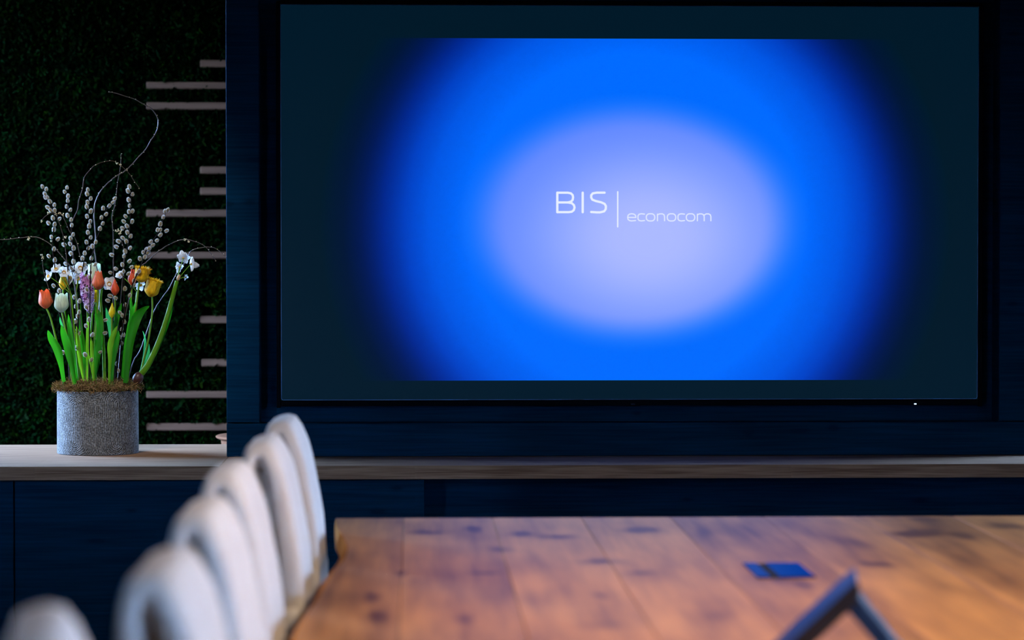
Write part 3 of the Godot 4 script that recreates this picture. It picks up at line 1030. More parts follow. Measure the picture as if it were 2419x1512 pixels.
# ---------------------------------------------------------------- the flower pot
func pot_textures() -> Array:
	# rings of a plastered pattern: long ovals side by side, pressed over one another, and scratches
	var w := 1024
	var h := 256
	var wide := TAU * 0.1264
	var tall := POT_TOP - WORKTOP
	var rough := noise(61, 0.10, 3)
	var bend := noise(62, 0.02, 2)
	var color := PackedByteArray()
	color.resize(w * h * 3)
	var relief := PackedByteArray()
	relief.resize(w * h)
	var ovals := [[0.575, 0.045, 0.158], [0.405, 0.035, 0.165], [0.50, -0.07, -0.035], [0.745, 0.05, 0.15], [0.235, 0.06, 0.15], [0.065, 0.05, 0.15], [0.905, 0.04, 0.15]]
	for y in h:
		var py := tall * (1.0 - (y + 0.5) / h)
		for x in w:
			var k := y * w + x
			var best := 1e9
			var second := 1e9
			for o in ovals:
				var dx: float = ((x + 0.5) / w - o[0]) * wide
				if dx > wide / 2: dx -= wide
				if dx < -wide / 2: dx += wide
				var d := Vector2(dx, py - clampf(py, o[1], o[2])).length()
				if d < best:
					second = best
					best = d
				elif d < second:
					second = d
			var n := rough.get_noise_2d(x, y)
			var b := bend.get_noise_2d(x, y)
			var v := 0.5 + 0.42 * sin(TAU * (best + b * 0.0022) / 0.0058) + 0.30 * sin(TAU * (second + b * 0.003) / 0.0056) * smoothstep(0.03, 0.0, absf(best - second) - 0.005)
			v = clampf(v + n * 0.75, 0.0, 1.0)
			relief[k] = int(v * 255.0)
			var t := clampf(0.40 + 0.75 * v + 0.25 * n + 0.25 * b, 0.0, 1.6)
			var q := Color(0.165, 0.168, 0.172) * t
			q = q.linear_to_srgb()
			color[k * 3] = int(clampf(q.r, 0, 1) * 255.0)
			color[k * 3 + 1] = int(clampf(q.g, 0, 1) * 255.0)
			color[k * 3 + 2] = int(clampf(q.b, 0, 1) * 255.0)
	return [ImageTexture.create_from_image(Image.create_from_data(w, h, false, Image.FORMAT_RGB8, color)), ImageTexture.create_from_image(Image.create_from_data(w, h, false, Image.FORMAT_L8, relief))]


func build_pot() -> void:
	var t := thing("flower_pot", POT, "round grey flower pot with a relief of long oval rings", "flower pot")
	var tex := pot_textures()
	var m := mat("pot_plaster", Color.WHITE, 0.8, 0.35)
	m.albedo_texture = tex[0]
	m.heightmap_enabled = true
	m.heightmap_texture = tex[1]
	m.heightmap_scale = 0.3
	var h := POT_TOP - WORKTOP
	var wall := []
	for p in [[0.1264, 0.002], [0.1264, h * 0.5], [0.1258, h - 0.001]]:
		wall.append(ring(Vector3(0, p[1], 0), Vector3.FORWARD, Vector3.RIGHT, p[0], 72))
	var st := begin()
	loft(st, wall, false)
	put(done(st), "wall", m, t)
	st = begin()
	var rim := []
	for p in [[0.1258, h - 0.001], [0.1250, h], [0.1190, h], [0.1185, h - 0.002], [0.1180, h - 0.05]]:
		rim.append(ring(Vector3(0, p[1], 0), Vector3.FORWARD, Vector3.RIGHT, p[0], 72))
	loft(st, rim, false)
	var plain := mat("pot_rim", lin(0.10, 0.105, 0.11), 0.85, 0.3)
	put(done(st), "rim", plain, t)
	st = begin()
	lathe(st, Vector3.ZERO, [Vector2(0.01, 0.0), Vector2(0.1235, 0.0), Vector2(0.1255, 0.002), Vector2(0.05, 0.004)], 48)
	put(done(st), "bottom", plain, t)
	st = begin()
	lathe(st, Vector3.ZERO, [Vector2(0.117, h - 0.03), Vector2(0.117, h - 0.006), Vector2(0.10, h + 0.008), Vector2(0.05, h + 0.014), Vector2(0.004, h + 0.015)], 40)
	put(done(st), "soil", mats.soil, t)
	# moss: curled fibres over the soil and the rim
	rng.seed = 4
	for kind in [["fibre_brown", 1500], ["fibre_tan", 1300], ["fibre_olive", 800]]:
		st = begin()
		st.set_smooth_group(-1)
		for i in kind[1]:
			var a := rng.randf() * TAU
			var r := 0.133 * sqrt(rng.randf_range(0.25, 1.0))
			var p := Vector3(cos(a) * r, h + 0.004 + 0.020 * (1.0 - (r / 0.135) ** 2) + rng.randf_range(-0.006, 0.012), sin(a) * r)
			var d := Vector3(cos(a) * rng.randf_range(-0.3, 1.2), rng.randf_range(-0.4, 0.9), sin(a) * rng.randf_range(-0.3, 1.2)) + Vector3(rng.randf_range(-1, 1), 0, rng.randf_range(-1, 1))
			d = d.normalized()
			var wd := rng.randf_range(0.0004, 0.0008)
			var turn := Vector3(rng.randf_range(-1, 1), rng.randf_range(-1, 1), rng.randf_range(-1, 1)).normalized()
			for k in 4:
				var q := p + d * 0.0055
				if Vector2(q.x, q.z).length() > 0.118 and q.y < h: q.y = maxf(q.y, h - rng.randf_range(0.0, 0.012)) if Vector2(q.x, q.z).length() > 0.1275 else h + 0.0005
				var side := (q - p).cross(Vector3(0.2, 0.3, 1.0)).normalized() * wd
				for v in [p - side, q - side, q + side, p - side, q + side, p + side]: st.add_vertex(v)
				p = q
				d = d.rotated(turn, rng.randf_range(0.2, 0.7))
				if Vector2(p.x, p.z).length() > 0.139: d = (d + Vector3(-p.x, -1.2 * 0.1, -p.z).normalized() * 0.9).normalized()
		var o := put(done(st), "moss", mats[kind[0]], t)
		tag(o, "", "", "", "stuff")


# ---------------------------------------------------------------- flowers and twigs: paths in pixels, top first
func fp(p: Vector2, d: float) -> Vector3:
	return at(p.x, p.y, -POT.z + d)


# stem path in the place: depth offset d1 at the top, d0 in the soil
func path(pts: Array, d1: float, d0: float, per := 4, rooted := true) -> Array:
	var out := []
	for i in pts.size():
		out.append(fp(pts[i], lerpf(d1, d0, float(i) / (pts.size() - 1))))
	if rooted and pts[-1].y > 893.0:
		var q: Vector3 = out[-1]
		out[-1] = Vector3(q.x, POT_TOP + 0.001, clampf(q.z, POT.z - 0.1, POT.z + 0.1))
	return smooth(out, per)


func moved(pts: Array, o: Vector3) -> Array:
	return pts.map(func(p): return p - o)


const PX := 0.001329


# a blade of leaf: centre line in pixels from tip to base, widest width in pixels
func leaf(parent: Node3D, pts: Array, wide: float, d1: float, d0: float, m: String, roll := 0.3, cup := 0.5, base_wide := 0.45, called := "leaf") -> void:
	var line := moved(path(pts, d1, d0, 4, false), parent.position)
	var st := begin()
	var n := line.size()
	var rows := []
	for i in n:
		var t: Vector3 = (line[mini(i + 1, n - 1)] - line[maxi(i - 1, 0)]).normalized()
		var v := float(i) / (n - 1)
		var a := roll + 0.5 * (0.5 - v)
		var s := (t.cross(Vector3.BACK).normalized() * cos(a) + Vector3.BACK * sin(a)).normalized()
		var nrm := s.cross(t).normalized()
		var w := wide * PX / 2.0 * (pow(sin(PI * minf(0.5, v * 1.15)), 0.85) if v < 0.435 else lerpf(1.0, base_wide, smoothstep(0.435, 1.0, v)))
		w = maxf(w * (1.0 + 0.07 * sin(v * 13.0 + wide)), 0.0003)
		var r := []
		for k in 7:
			var u := (k - 3) / 3.0
			r.append(line[i] + s * (u * w) + nrm * (u * u * w * cup) * (1.0 if nrm.z > 0 else -1.0) + nrm * (w * 0.35 * u * absf(u) * sin(v * 8.0 + wide * 1.7)))
		rows.append(r)
	loft(st, rows, false, 0, false)
	put(done(st), called, mats[m], parent)


func stem(parent: Node3D, pts: Array, r0: float, r1: float, d1: float, d0: float, m := "stem_green", rooted := true, called := "stem") -> void:
	var st := begin()
	tube(st, moved(path(pts, d1, d0, 4, rooted), parent.position), r0, r1, 8)
	put(done(st), called, mats[m], parent)


func petals(parent: Node3D, base: Vector3, tip: Vector3, wide: float, m: String, open := 0.55, fringe := false, seed_ := 1) -> void:
	var r2 := RandomNumberGenerator.new()
	r2.seed = seed_
	var axis := tip - base
	var h := axis.length()
	axis = axis / h
	var x := axis.cross(Vector3(0.2, 0.1, 1)).normalized()
	var y := axis.cross(x).normalized()
	var turn := r2.randf() * TAU
	for k in 6:
		var outer := k % 2 == 0
		var phi := turn + k * TAU / 6.0
		var tall := h * (1.0 if outer else 1.02) * r2.randf_range(0.95, 1.03)
		var lean := r2.randf_range(-0.03, 0.08)
		var st := begin()
		var rows := []
		for j in 11:
			var v := j / 10.0
			var g: float
			if v < 0.35: g = lerpf(0.22, 1.0, sin(v / 0.35 * PI / 2))
			else: g = lerpf(1.0, open, smoothstep(0.35, 1.0, v)) + lean * v
			var rad := wide / 2.0 * g * (1.0 if outer else 0.93)
			var half := deg_to_rad(58.0) * (1.0 if fringe else sqrt(maxf(0.0, 1.0 - pow(maxf(0.0, (v - 0.45) / 0.57), 2.2))))
			var r := []
			for i in 9:
				var u := (i - 4) / 4.0
				var a := phi + u * half
				var ripple := 1.0 + 0.03 * sin(u * 7.0 + k) * v
				r.append(base + axis * (tall * v * (1.0 - 0.05 * u * u * v)) + (x * cos(a) + y * sin(a)) * rad * ripple * (1.0 - 0.05 * cos(u * PI) * v))
			rows.append(r)
		loft(st, rows, false, 0, false)
		if fringe:
			st.set_smooth_group(-1)
			for i in 44:
				var e := r2.randf_range(-1.0, 1.0)
				var f := (e + 1.0) * 4.0
				var j := mini(int(f), 7)
				var row := 10 if r2.randf() < 0.75 else r2.randi_range(7, 9)
				var p: Vector3 = rows[row][j].lerp(rows[row][j + 1], f - j)
				if row < 10: p = rows[row][0 if e < 0 else 8]
				var out := (p - base - axis * (p - base).dot(axis)).normalized()
				var d := (axis * r2.randf_range(0.2, 1.0) + out * r2.randf_range(0.1, 0.9) + out.cross(axis) * r2.randf_range(-0.7, 0.7)).normalized()
				var s := d.cross(out).normalized() * 0.0011
				var l := r2.randf_range(0.005, 0.0115)
				for q in [p - s, p + d * l, p + s]:
					st.set_uv(Vector2(0.5, 0.9))
					st.add_vertex(q)
		put(done(st), "petal", mats[m], parent)


func tulip(label: String, m: String, top: Array, base_px: Vector2, tip_px: Vector2, wide: float, d1: float, d0: float, leaves := [], open := 0.55, fringe := false, seed_ := 1) -> void:
	# top: the stem's path from the flower down
	var foot: Vector3 = path(top, d1, d0)[-1]
	var t := thing("tulip", foot, label, "tulip", "tulips in the grey pot")
	stem(t, top, 0.0026, 0.0032, d1, d0)
	petals(t, fp(base_px, d1) - foot, fp(tip_px, d1 - 0.002) - foot, wide * PX, m, open, fringe, seed_)
	for l in leaves: leaf(t, l[0], l[1], l[2], l[3], l[4], l[5], l[6])


func narcissus_bloom(parent: Node3D, c: Vector3, n: Vector3, r: float, seed_: int, cup := true) -> void:
	var r2 := RandomNumberGenerator.new()
	r2.seed = seed_
	n = n.normalized()
	var x := n.cross(Vector3(0.1, 1, 0.2)).normalized()
	var y := n.cross(x).normalized()
	var b := Node3D.new()
	b.name = "bloom"
	b.position = c
	parent.add_child(b, true)
	for k in 6:
		var a := k * TAU / 6 + r2.randf_range(-0.15, 0.15)
		var d := (x * cos(a) + y * sin(a))
		var s := d.cross(n)
		var st := begin()
		var rows := []
		var bend := r2.randf_range(-0.3, 0.6)
		for j in 7:
			var v := j / 6.0
			var w := r * 0.47 * pow(sin(PI * clampf(v * 0.86 + 0.10, 0, 1)), 0.8)
			var row := []
			for i in 5:
				var u := (i - 2) / 2.0
				row.append(d * (v * r) + s * (u * w) + n * (r * (bend * v * v + 0.16 * u * u * v + 0.05 * sin(u * 5 + k * 2) * v)))
			rows.append(row)
		loft(st, rows, false, 0, false)
		put(done(st), "petal", mats.petal_snow, b)
	if cup:
		var st := begin()
		var rr := []
		for p in [[0.12, -0.12], [0.18, 0.0], [0.24, 0.16], [0.29, 0.22]]:
			var ri := []
			for i in 12:
				var a := TAU * i / 12
				ri.append((x * cos(a) + y * sin(a)) * r * p[0] * (1.0 + 0.08 * sin(a * 6)) + n * r * p[1])
			rr.append(ri)
		loft(st, rr, false)
		put(done(st), "corona", mats.corona, b)


func narcissus(label: String, top: Array, d1: float, d0: float, blooms: Array, r0 := 0.003, r1 := 0.004, leaves := [], seed_ := 1) -> Node3D:
	var line := path(top, d1, d0)
	var foot: Vector3 = line[-1]
	var t := thing("narcissus", foot, label, "narcissus", "white narcissi in the grey pot")
	stem(t, top, r0, r1, d1, d0, "leaf_light" if r1 > 0.008 else "stem_green")
	var n := seed_
	for b in blooms: # centre px, facing, radius px, corona
		var c := fp(b[0], d1 + b[3])
		var st := begin()
		var s: Vector3 = line[0]
		tube(st, moved(smooth([s, s.lerp(c, 0.5) + Vector3(0, 0.003, 0), c - b[1].normalized() * 0.002], 3), foot), 0.0014, 0.0012, 6)
		put(done(st), "flower_stalk", mats.stem_green, t)
		narcissus_bloom(t, c - foot, b[1], b[2] * PX, n)
		n += 7
	for l in leaves: leaf(t, l[0], l[1], l[2], l[3], l[4], l[5], l[6])
	return t


func build_flowers() -> void:
	# tulips
	tulip("salmon orange tulip with pale rim leaning out beside the white tulip", "petal_orange", [Vector2(109, 727), Vector2(119, 750), Vector2(131, 795), Vector2(143, 850), Vector2(152, 900)], Vector2(109, 729), Vector2(105, 684), 33, -0.05, -0.06, [[[Vector2(113, 780), Vector2(120, 800), Vector2(135, 825), Vector2(144, 860), Vector2(151, 902)], 19, -0.07, -0.075, "leaf_green", 0.25, 0.25]], 0.72, false, 3)
	tulip("white tulip tinged green between orange tulip and hyacinth", "petal_white", [Vector2(146, 736), Vector2(149, 752), Vector2(157, 790), Vector2(165, 840), Vector2(174, 903)], Vector2(145, 738), Vector2(145, 692), 34, -0.075, -0.09, [[[Vector2(145, 768), Vector2(150, 790), Vector2(160, 825), Vector2(170, 865), Vector2(178, 908)], 18, -0.10, -0.105, "leaf_green", 0.2, 0.3], [[Vector2(141, 748), Vector2(143, 760), Vector2(152, 780), Vector2(164, 815), Vector2(170, 850)], 9, -0.04, -0.06, "leaf_blue", 0.9, 0.3], [[Vector2(161, 742), Vector2(163, 765), Vector2(167, 800), Vector2(176, 850), Vector2(183, 900)], 12, -0.05, -0.07, "leaf_green", 0.5, 0.3]], 0.80, false, 8)
	tulip("yellow tulip behind the white narcissus blooms at the rim", "petal_yellow", [Vector2(149, 682), Vector2(150, 710), Vector2(158, 780), Vector2(170, 900)], Vector2(149, 684), Vector2(150, 645), 21, 0.0, 0.0, [], 0.42, false, 5)
	tulip("large orange tulip standing above the hyacinth", "petal_orange", [Vector2(232, 682), Vector2(231, 710), Vector2(228, 780), Vector2(226, 900)], Vector2(232, 684), Vector2(232, 639), 30, -0.06, -0.04, [[[Vector2(224, 723), Vector2(231, 745), Vector2(235, 775), Vector2(229, 830), Vector2(222, 895)], 17, -0.05, -0.06, "leaf_green", 0.3, 0.3], [[Vector2(240, 785), Vector2(239, 800), Vector2(236, 825), Vector2(228, 870), Vector2(222, 898)], 10, -0.03, -0.05, "leaf_green", 0.7, 0.3]], 0.5, false, 12)
	tulip("slim red orange tulip bud above the closed yellow one", "petal_red", [Vector2(272, 696), Vector2(272, 720), Vector2(270, 780), Vector2(266, 903)], Vector2(272, 698), Vector2(271, 659), 20, -0.05, -0.05, [[[Vector2(250, 727), Vector2(254, 748), Vector2(261, 780), Vector2(265, 830), Vector2(266, 900)], 12, -0.045, -0.05, "leaf_blue", 0.4, 0.3], [[Vector2(287, 716), Vector2(281, 735), Vector2(272, 770), Vector2(267, 830), Vector2(266, 900)], 12, -0.055, -0.05, "leaf_green", 0.3, 0.3]], 0.2, false, 4)
	tulip("small closed lemon yellow tulip bud on a short stem", "petal_lemon", [Vector2(264, 749), Vector2(264, 780), Vector2(263, 840), Vector2(262, 908)], Vector2(264, 751), Vector2(265, 716), 15, -0.085, -0.09, [[[Vector2(277, 770), Vector2(269, 788), Vector2(261, 812), Vector2(260, 850), Vector2(258, 912)], 13, -0.098, -0.10, "leaf_light", 0.1, 0.35], [[Vector2(279, 780), Vector2(277, 800), Vector2(270, 830), Vector2(266, 865), Vector2(265, 912)], 13, -0.09, -0.095, "leaf_green", 0.35, 0.35]], 0.12, false, 6)
	tulip("yellow fringed tulip standing upright above the willow catkins", "petal_yellow", [Vector2(329, 666), Vector2(326, 690), Vector2(320, 735), Vector2(310, 800), Vector2(300, 900)], Vector2(332, 667), Vector2(337, 634), 33, -0.05, -0.04, [[[Vector2(353, 723), Vector2(338, 732), Vector2(322, 752), Vector2(309, 800), Vector2(303, 850), Vector2(296, 905)], 22, -0.07, -0.08, "leaf_green", 0.15, 0.3], [[Vector2(307, 703), Vector2(309, 725), Vector2(310, 755), Vector2(298, 810), Vector2(289, 890)], 14, -0.04, -0.06, "leaf_green", 0.5, 0.35]], 0.95, true, 9)
	tulip("bent yellow fringed tulip beside the tall narcissus stem", "petal_yellow", [Vector2(359, 699), Vector2(360, 715), Vector2(359, 745), Vector2(351, 800), Vector2(338, 855), Vector2(326, 900)], Vector2(354, 701), Vector2(365, 663), 34, -0.02, 0.0, [[[Vector2(337, 782), Vector2(341, 795), Vector2(343, 815), Vector2(338, 850), Vector2(329, 885)], 7, 0.0, 0.0, "leaf_blue", 0.6, 0.3]], 0.95, true, 10)
	tulip("red tulip half hidden behind the upright fringed one", "petal_red", [Vector2(311, 672), Vector2(310, 700), Vector2(305, 780), Vector2(296, 900)], Vector2(311, 674), Vector2(314, 636), 20, 0.0, 0.0, [[[Vector2(321, 712), Vector2(316, 735), Vector2(306, 770), Vector2(297, 830), Vector2(290, 895)], 13, 0.01, 0.0, "leaf_green", 0.4, 0.3]], 0.4, false, 14)
	tulip("yellow tulip mostly hidden behind the hyacinth", "petal_lemon", [Vector2(226, 712), Vector2(226, 740), Vector2(222, 800), Vector2(218, 900)], Vector2(226, 714), Vector2(226, 684), 22, 0.02, 0.02, [[[Vector2(192, 780), Vector2(195, 800), Vector2(199, 830), Vector2(206, 865), Vector2(212, 898)], 14, -0.02, -0.03, "leaf_green", 0.4, 0.3], [[Vector2(216, 800), Vector2(214, 830), Vector2(217, 860), Vector2(222, 900)], 13, -0.055, -0.065, "leaf_light", 0.3, 0.4]], 0.5, false, 15)
	tulip("white tulip with pointed petals behind the large orange one", "petal_white", [Vector2(222, 668), Vector2(222, 700), Vector2(215, 780), Vector2(210, 900)], Vector2(222, 670), Vector2(223, 622), 30, 0.03, 0.02, [[[Vector2(180, 770), Vector2(182, 790), Vector2(186, 830), Vector2(192, 870), Vector2(197, 900)], 11, -0.01, -0.02, "leaf_light", 0.5, 0.3]], 0.95, false, 16)
	# narcissi: blooms as centre, facing, radius in pixels, depth
	narcissus("white narcissus cluster at the end of a thick leaning stem", [Vector2(418, 664), Vector2(411, 690), Vector2(396, 745), Vector2(376, 805), Vector2(352, 858), Vector2(334, 882)], -0.05, -0.035, [[Vector2(433, 610), Vector3(0.1, 0.5, -0.75), 16, 0.0], [Vector2(452, 624), Vector3(0.75, 0.1, -0.55), 17, 0.005], [Vector2(424, 631), Vector3(-0.7, -0.1, -0.5), 14, 0.01], [Vector2(438, 655), Vector3(0.7, -0.3, 0.2), 8, -0.003]], 0.0062, 0.0102, [[[Vector2(410, 700), Vector2(400, 745), Vector2(381, 800), Vector2(358, 850), Vector2(336, 884)], 11, -0.035, -0.02, "leaf_green", 0.2, 0.5], [[Vector2(352, 812), Vector2(350, 835), Vector2(343, 860), Vector2(333, 886)], 8, -0.03, -0.02, "leaf_blue", 0.4, 0.4]], 3)
	var tall: Node3D = get_node("narcissus")
	var st := begin()
	blob(st, fp(Vector2(422, 656), -0.052) - tall.position, Vector3(0.35, 0.9, 0), 0.0062, 0.022, 8, 6)
	put(done(st), "spathe", mats.spathe, tall)
	st = begin()
	var bulb := fp(Vector2(326, 893), -0.037) - tall.position
	blob(st, bulb, Vector3(0.45, 0.85, 0).normalized(), 0.0165, 0.040, 16, 10)
	put(done(st), "bulb", mats.bulb_skin, tall)
	narcissus("white narcissus cluster nodding over the left rim of the pot", [Vector2(168, 695), Vector2(171, 740), Vector2(180, 820), Vector2(190, 900)], -0.02, 0.0, [[Vector2(116, 653), Vector3(-0.5, 0.2, 0.6), 14, -0.02], [Vector2(133, 637), Vector3(-0.1, 0.5, 0.6), 14, -0.01], [Vector2(151, 644), Vector3(0.1, 0.4, 0.9), 15, -0.005]], 0.003, 0.004, [], 20)
	narcissus("white narcissus pair in front of the hyacinth top", [Vector2(180, 690), Vector2(184, 740), Vector2(192, 820), Vector2(200, 900)], 0.0, 0.01, [[Vector2(168, 656), Vector3(-0.5, 0.0, 0.5), 17, 0.0], [Vector2(190, 634), Vector3(0.1, 0.4, 0.9), 18, 0.01], [Vector2(184, 657), Vector3(0.3, -0.1, 0.6), 15, 0.005]], 0.003, 0.004, [], 40)
	narcissus("white narcissus between the two orange tulips", [Vector2(240, 684), Vector2(238, 710), Vector2(241, 760), Vector2(245, 830), Vector2(247, 898)], -0.01, 0.0, [[Vector2(258, 671), Vector3(0.1, 0.2, 0.9), 18, -0.01]], 0.0035, 0.006, [], 60)
	narcissus("white narcissus peeping out below the upright fringed tulip", [Vector2(324, 690), Vector2(318, 740), Vector2(305, 820), Vector2(293, 900)], 0.02, 0.01, [[Vector2(331, 672), Vector3(0.4, -0.5, 0.5), 14, 0.0], [Vector2(285, 650), Vector3(-0.2, 0.3, 0.7), 12, 0.02]], 0.003, 0.004, [], 80)
	# hyacinth
	var line := path([Vector2(205, 655), Vector2(208, 740), Vector2(206, 820), Vector2(205, 900)], -0.03, -0.02)
	var foot: Vector3 = line[-1]
	var hy := thing("hyacinth", foot, "mauve and lilac hyacinth spike among the tulips", "hyacinth")
	stem(hy, [Vector2(203, 648), Vector2(208, 740), Vector2(206, 820), Vector2(205, 900)], 0.004, 0.006, -0.03, -0.02)
	var star := begin()
	for k in 6:
		var a := k * TAU / 6
		var d := Vector3(cos(a), sin(a), 0)
		var s := Vector3(-sin(a), cos(a), 0)
		var rows := []
		for j in 5:
			var v := j / 4.0
			var row := []
			var wd := 0.0022 * sin(PI * clampf(v * 0.8 + 0.18, 0, 1))
			for i in 3: row.append(d * (0.0095 * sin(v * 1.7)) + s * (i - 1) * wd + Vector3(0, 0, 0.006 * v - 0.009 * v * v * v + absf(i - 1.0) * 0.0006))
			rows.append(row)
		loft(star, rows, false, 0, false)
	var throat := []
	for p in [[0.0016, -0.010], [0.0022, -0.004], [0.0030, 0.0]]: throat.append(ring(Vector3(0, 0, p[1]), Vector3.RIGHT, Vector3.UP, p[0], 6))
	loft(star, throat, false)
	var star_mesh := done(star)
	rng.seed = 21
	for i in 46:
		var v := (i + 0.5) / 46.0
		var c := fp(Vector2(lerpf(201, 212, v), lerpf(650, 735, v)), -0.03) - foot
		var a := i * 2.39996
		var rr := (0.006 + 0.011 * sin(PI * clampf(v * 0.85 + 0.15, 0, 1))) * rng.randf_range(0.85, 1.15)
		var dir := Vector3(cos(a), rng.randf_range(-0.25, 0.35), sin(a)).normalized()
		var f := put(star_mesh, "floret", mats.petal_mauve if v < 0.42 or rng.randf() < 0.15 else mats.petal_lilac, hy, c + dir * rr)
		f.basis = Basis.looking_at(-dir, Vector3(0.1, 1, 0.2)).scaled(Vector3.ONE * rng.randf_range(0.95, 1.35))
	leaf(hy, [Vector2(189, 700), Vector2(188, 740), Vector2(193, 800), Vector2(199, 850), Vector2(203, 900)], 10, 0.0, -0.01, "leaf_green", 0.4, 0.4)
	leaf(hy, [Vector2(207, 745), Vector2(208, 790), Vector2(208, 840), Vector2(207, 900)], 11, -0.045, -0.04, "leaf_light", 0.3, 0.4)


func catkin_mesh(seed_: int) -> ArrayMesh:
	# a small egg with a halo of fine hairs; the stalk end is at the origin, the axis is y
	var r2 := RandomNumberGenerator.new()
	r2.seed = seed_
	var core := begin()
	blob(core, Vector3(0, 0.0062, 0), Vector3.UP, 0.0044, 0.0130, 10, 8)
	core.set_material(mats.catkin_core)
	var mesh := done(core)
	var fur := begin()
	fur.set_smooth_group(-1)
	for i in 680:
		var a := r2.randf() * TAU
		var v := r2.randf_range(-0.85, 1.0)
		var s := sqrt(1.0 - v * v)
		var n := Vector3(cos(a) * s, v, sin(a) * s)
		var p := Vector3(n.x * 0.0037, 0.0062 + n.y * 0.0058, n.z * 0.0037)
		var d := (n + Vector3(r2.randf_range(-0.3, 0.3), r2.randf_range(0.1, 0.7), r2.randf_range(-0.3, 0.3))).normalized()
		var l := r2.randf_range(0.0020, 0.0036)
		var side := d.cross(Vector3(r2.randf_range(-1, 1), r2.randf_range(-1, 1), r2.randf_range(-1, 1))).normalized() * 0.00009
		for q in [p - side, p + d * l, p + side]: fur.add_vertex(q)
	fur.set_material(mats.catkin_fur)
	fur.generate_normals()
	return fur.commit(mesh)


func build_twigs() -> void:
	var kinds := []
	for k in 4: kinds.append(catkin_mesh(100 + k))
	var depth := [[-0.02, -0.03], [0.01, 0.0], [0.0, -0.01], [-0.07, -0.06], [-0.05, -0.06], [-0.085, -0.07]]
	rng.seed = 8
	for n in WILLOWS.size():
		var line := path(WILLOWS[n][0], depth[n][0], depth[n][1], 4)
		var foot: Vector3 = line[-1]
		var t := thing("willow_branch", foot, WILLOW_LABELS[n], "willow branch", "pussy willow branches in the grey pot")
		var st := begin()
		tube(st, moved(line, foot), 0.0009, 0.0022, 7)
		put(done(st), "twig", mats.willow_bark, t)
		for c in WILLOWS[n][1]:
			var best := 0
			var most := 1e9
			var p := fp(c, depth[n][0])
			for i in line.size():
				var q: float = Vector2(line[i].x - p.x, line[i].y - p.y).length()
				if q < most:
					most = q
					best = i
			var near: Vector3 = line[best]
			p.z = near.z + rng.randf_range(-0.006, 0.008)
			var along: Vector3 = (line[maxi(best - 1, 0)] - line[mini(best + 1, line.size() - 1)]).normalized()
			var out := Vector3(p.x - near.x, 0, 0) / 0.008
			var axis := (along + out * 0.45 + Vector3(0, 0, rng.randf_range(-0.35, 0.35))).normalized()
			var size := rng.randf_range(0.95, 1.2)
			var o := MeshInstance3D.new()
			o.mesh = kinds[rng.randi() % 4]
			o.name = "catkin"
			var side := axis.cross(Vector3(0.2, 0.1, 1)).normalized()
			o.transform = Transform3D(Basis(side, axis, side.cross(axis)).scaled(Vector3.ONE * size), p - axis * 0.0065 * size - foot)
			t.add_child(o, true)
	var look_of := [
		"tall twig bending in a wide S above all the others", "arching brown twig whose tip droops over the S shaped one", "straight thin upright twig dotted with tiny buds", "twig stretching out sideways with tiny white blossoms",
		"arching twig drooping towards the partition above the narcissus", "thin twig curving up beside the thick narcissus stem to the partition", "forked twig tipped with small blossom clusters", "thin dark twig leaning among the catkins",
		"short twig with yellow buds beside the salmon tulip", "pale twig topped with a white blossom cluster"]
	var shift := [0.0, 0.02, 0.03, -0.01, 0.0, 0.01, -0.03, 0.03, -0.08, -0.03]
	for n in TWIGS.size():
		var line := path(TWIGS[n], shift[n], shift[n] * 0.6, 4)
		var foot: Vector3 = line[-1]
		var t := thing("budding_twig", foot, look_of[n], "twig", "bare twigs in the grey pot")
		for i in line.size() - 1: line[i] += Vector3(rng.randf_range(-1, 1), rng.randf_range(-1, 1), 0) * 0.0005
		var st := begin()
		tube(st, moved(line, foot), 0.0010 if n > 0 else 0.0014, 0.0019, 7)
		put(done(st), "twig", mats.smooth_bark if n in [0, 3, 4, 5] else mats.bark, t)
		st = begin()
		var upto := int(line.size() * 0.62)
		for i in range(0, upto, 3 if n != 2 else 2):
			var p: Vector3 = line[i] - foot
			var d := Vector3(rng.randf_range(-1, 1), rng.randf_range(-0.2, 1), rng.randf_range(-0.5, 1)).normalized()
			blob(st, p + d * 0.0024, d, 0.0012, 0.0034, 6, 4)
		var cluster := []
		match n:
			3: cluster = [[68, 562], [155, 560], [122, 569], [66, 566]]
			4: cluster = [[436, 566], [446, 570]]
			1: cluster = [[284, 390], [276, 385]]
			6: cluster = [[114, 503], [131, 505], [141, 504], [148, 506], [97, 523]]
			8: cluster = [[98, 603], [101, 609]]
			9: cluster = [[275, 545], [280, 543], [286, 546], [283, 551]]
		for c in cluster:
			var p := fp(Vector2(c[0], c[1]), shift[n]) - foot
			for k in 7:
				var d := Vector3(rng.randf_range(-1, 1), rng.randf_range(-1, 1), rng.randf_range(-1, 1)).normalized()
				blob(st, p + d * 0.0032, d, 0.0016, 0.0036, 6, 4)
		tag(put(done(st), "buds", mats.bud, t), "", "", "", "stuff")
		if n == 6:
			st = begin()
			tube(st, moved(smooth([fp(Vector2(97, 523), shift[n]), fp(Vector2(106, 512), shift[n]), fp(Vector2(120, 504), shift[n]), fp(Vector2(133, 504), shift[n]), fp(Vector2(148, 507), shift[n])], 3), foot), 0.0010, 0.0012, 6)
			put(done(st), "side_shoot", mats.bark, t)


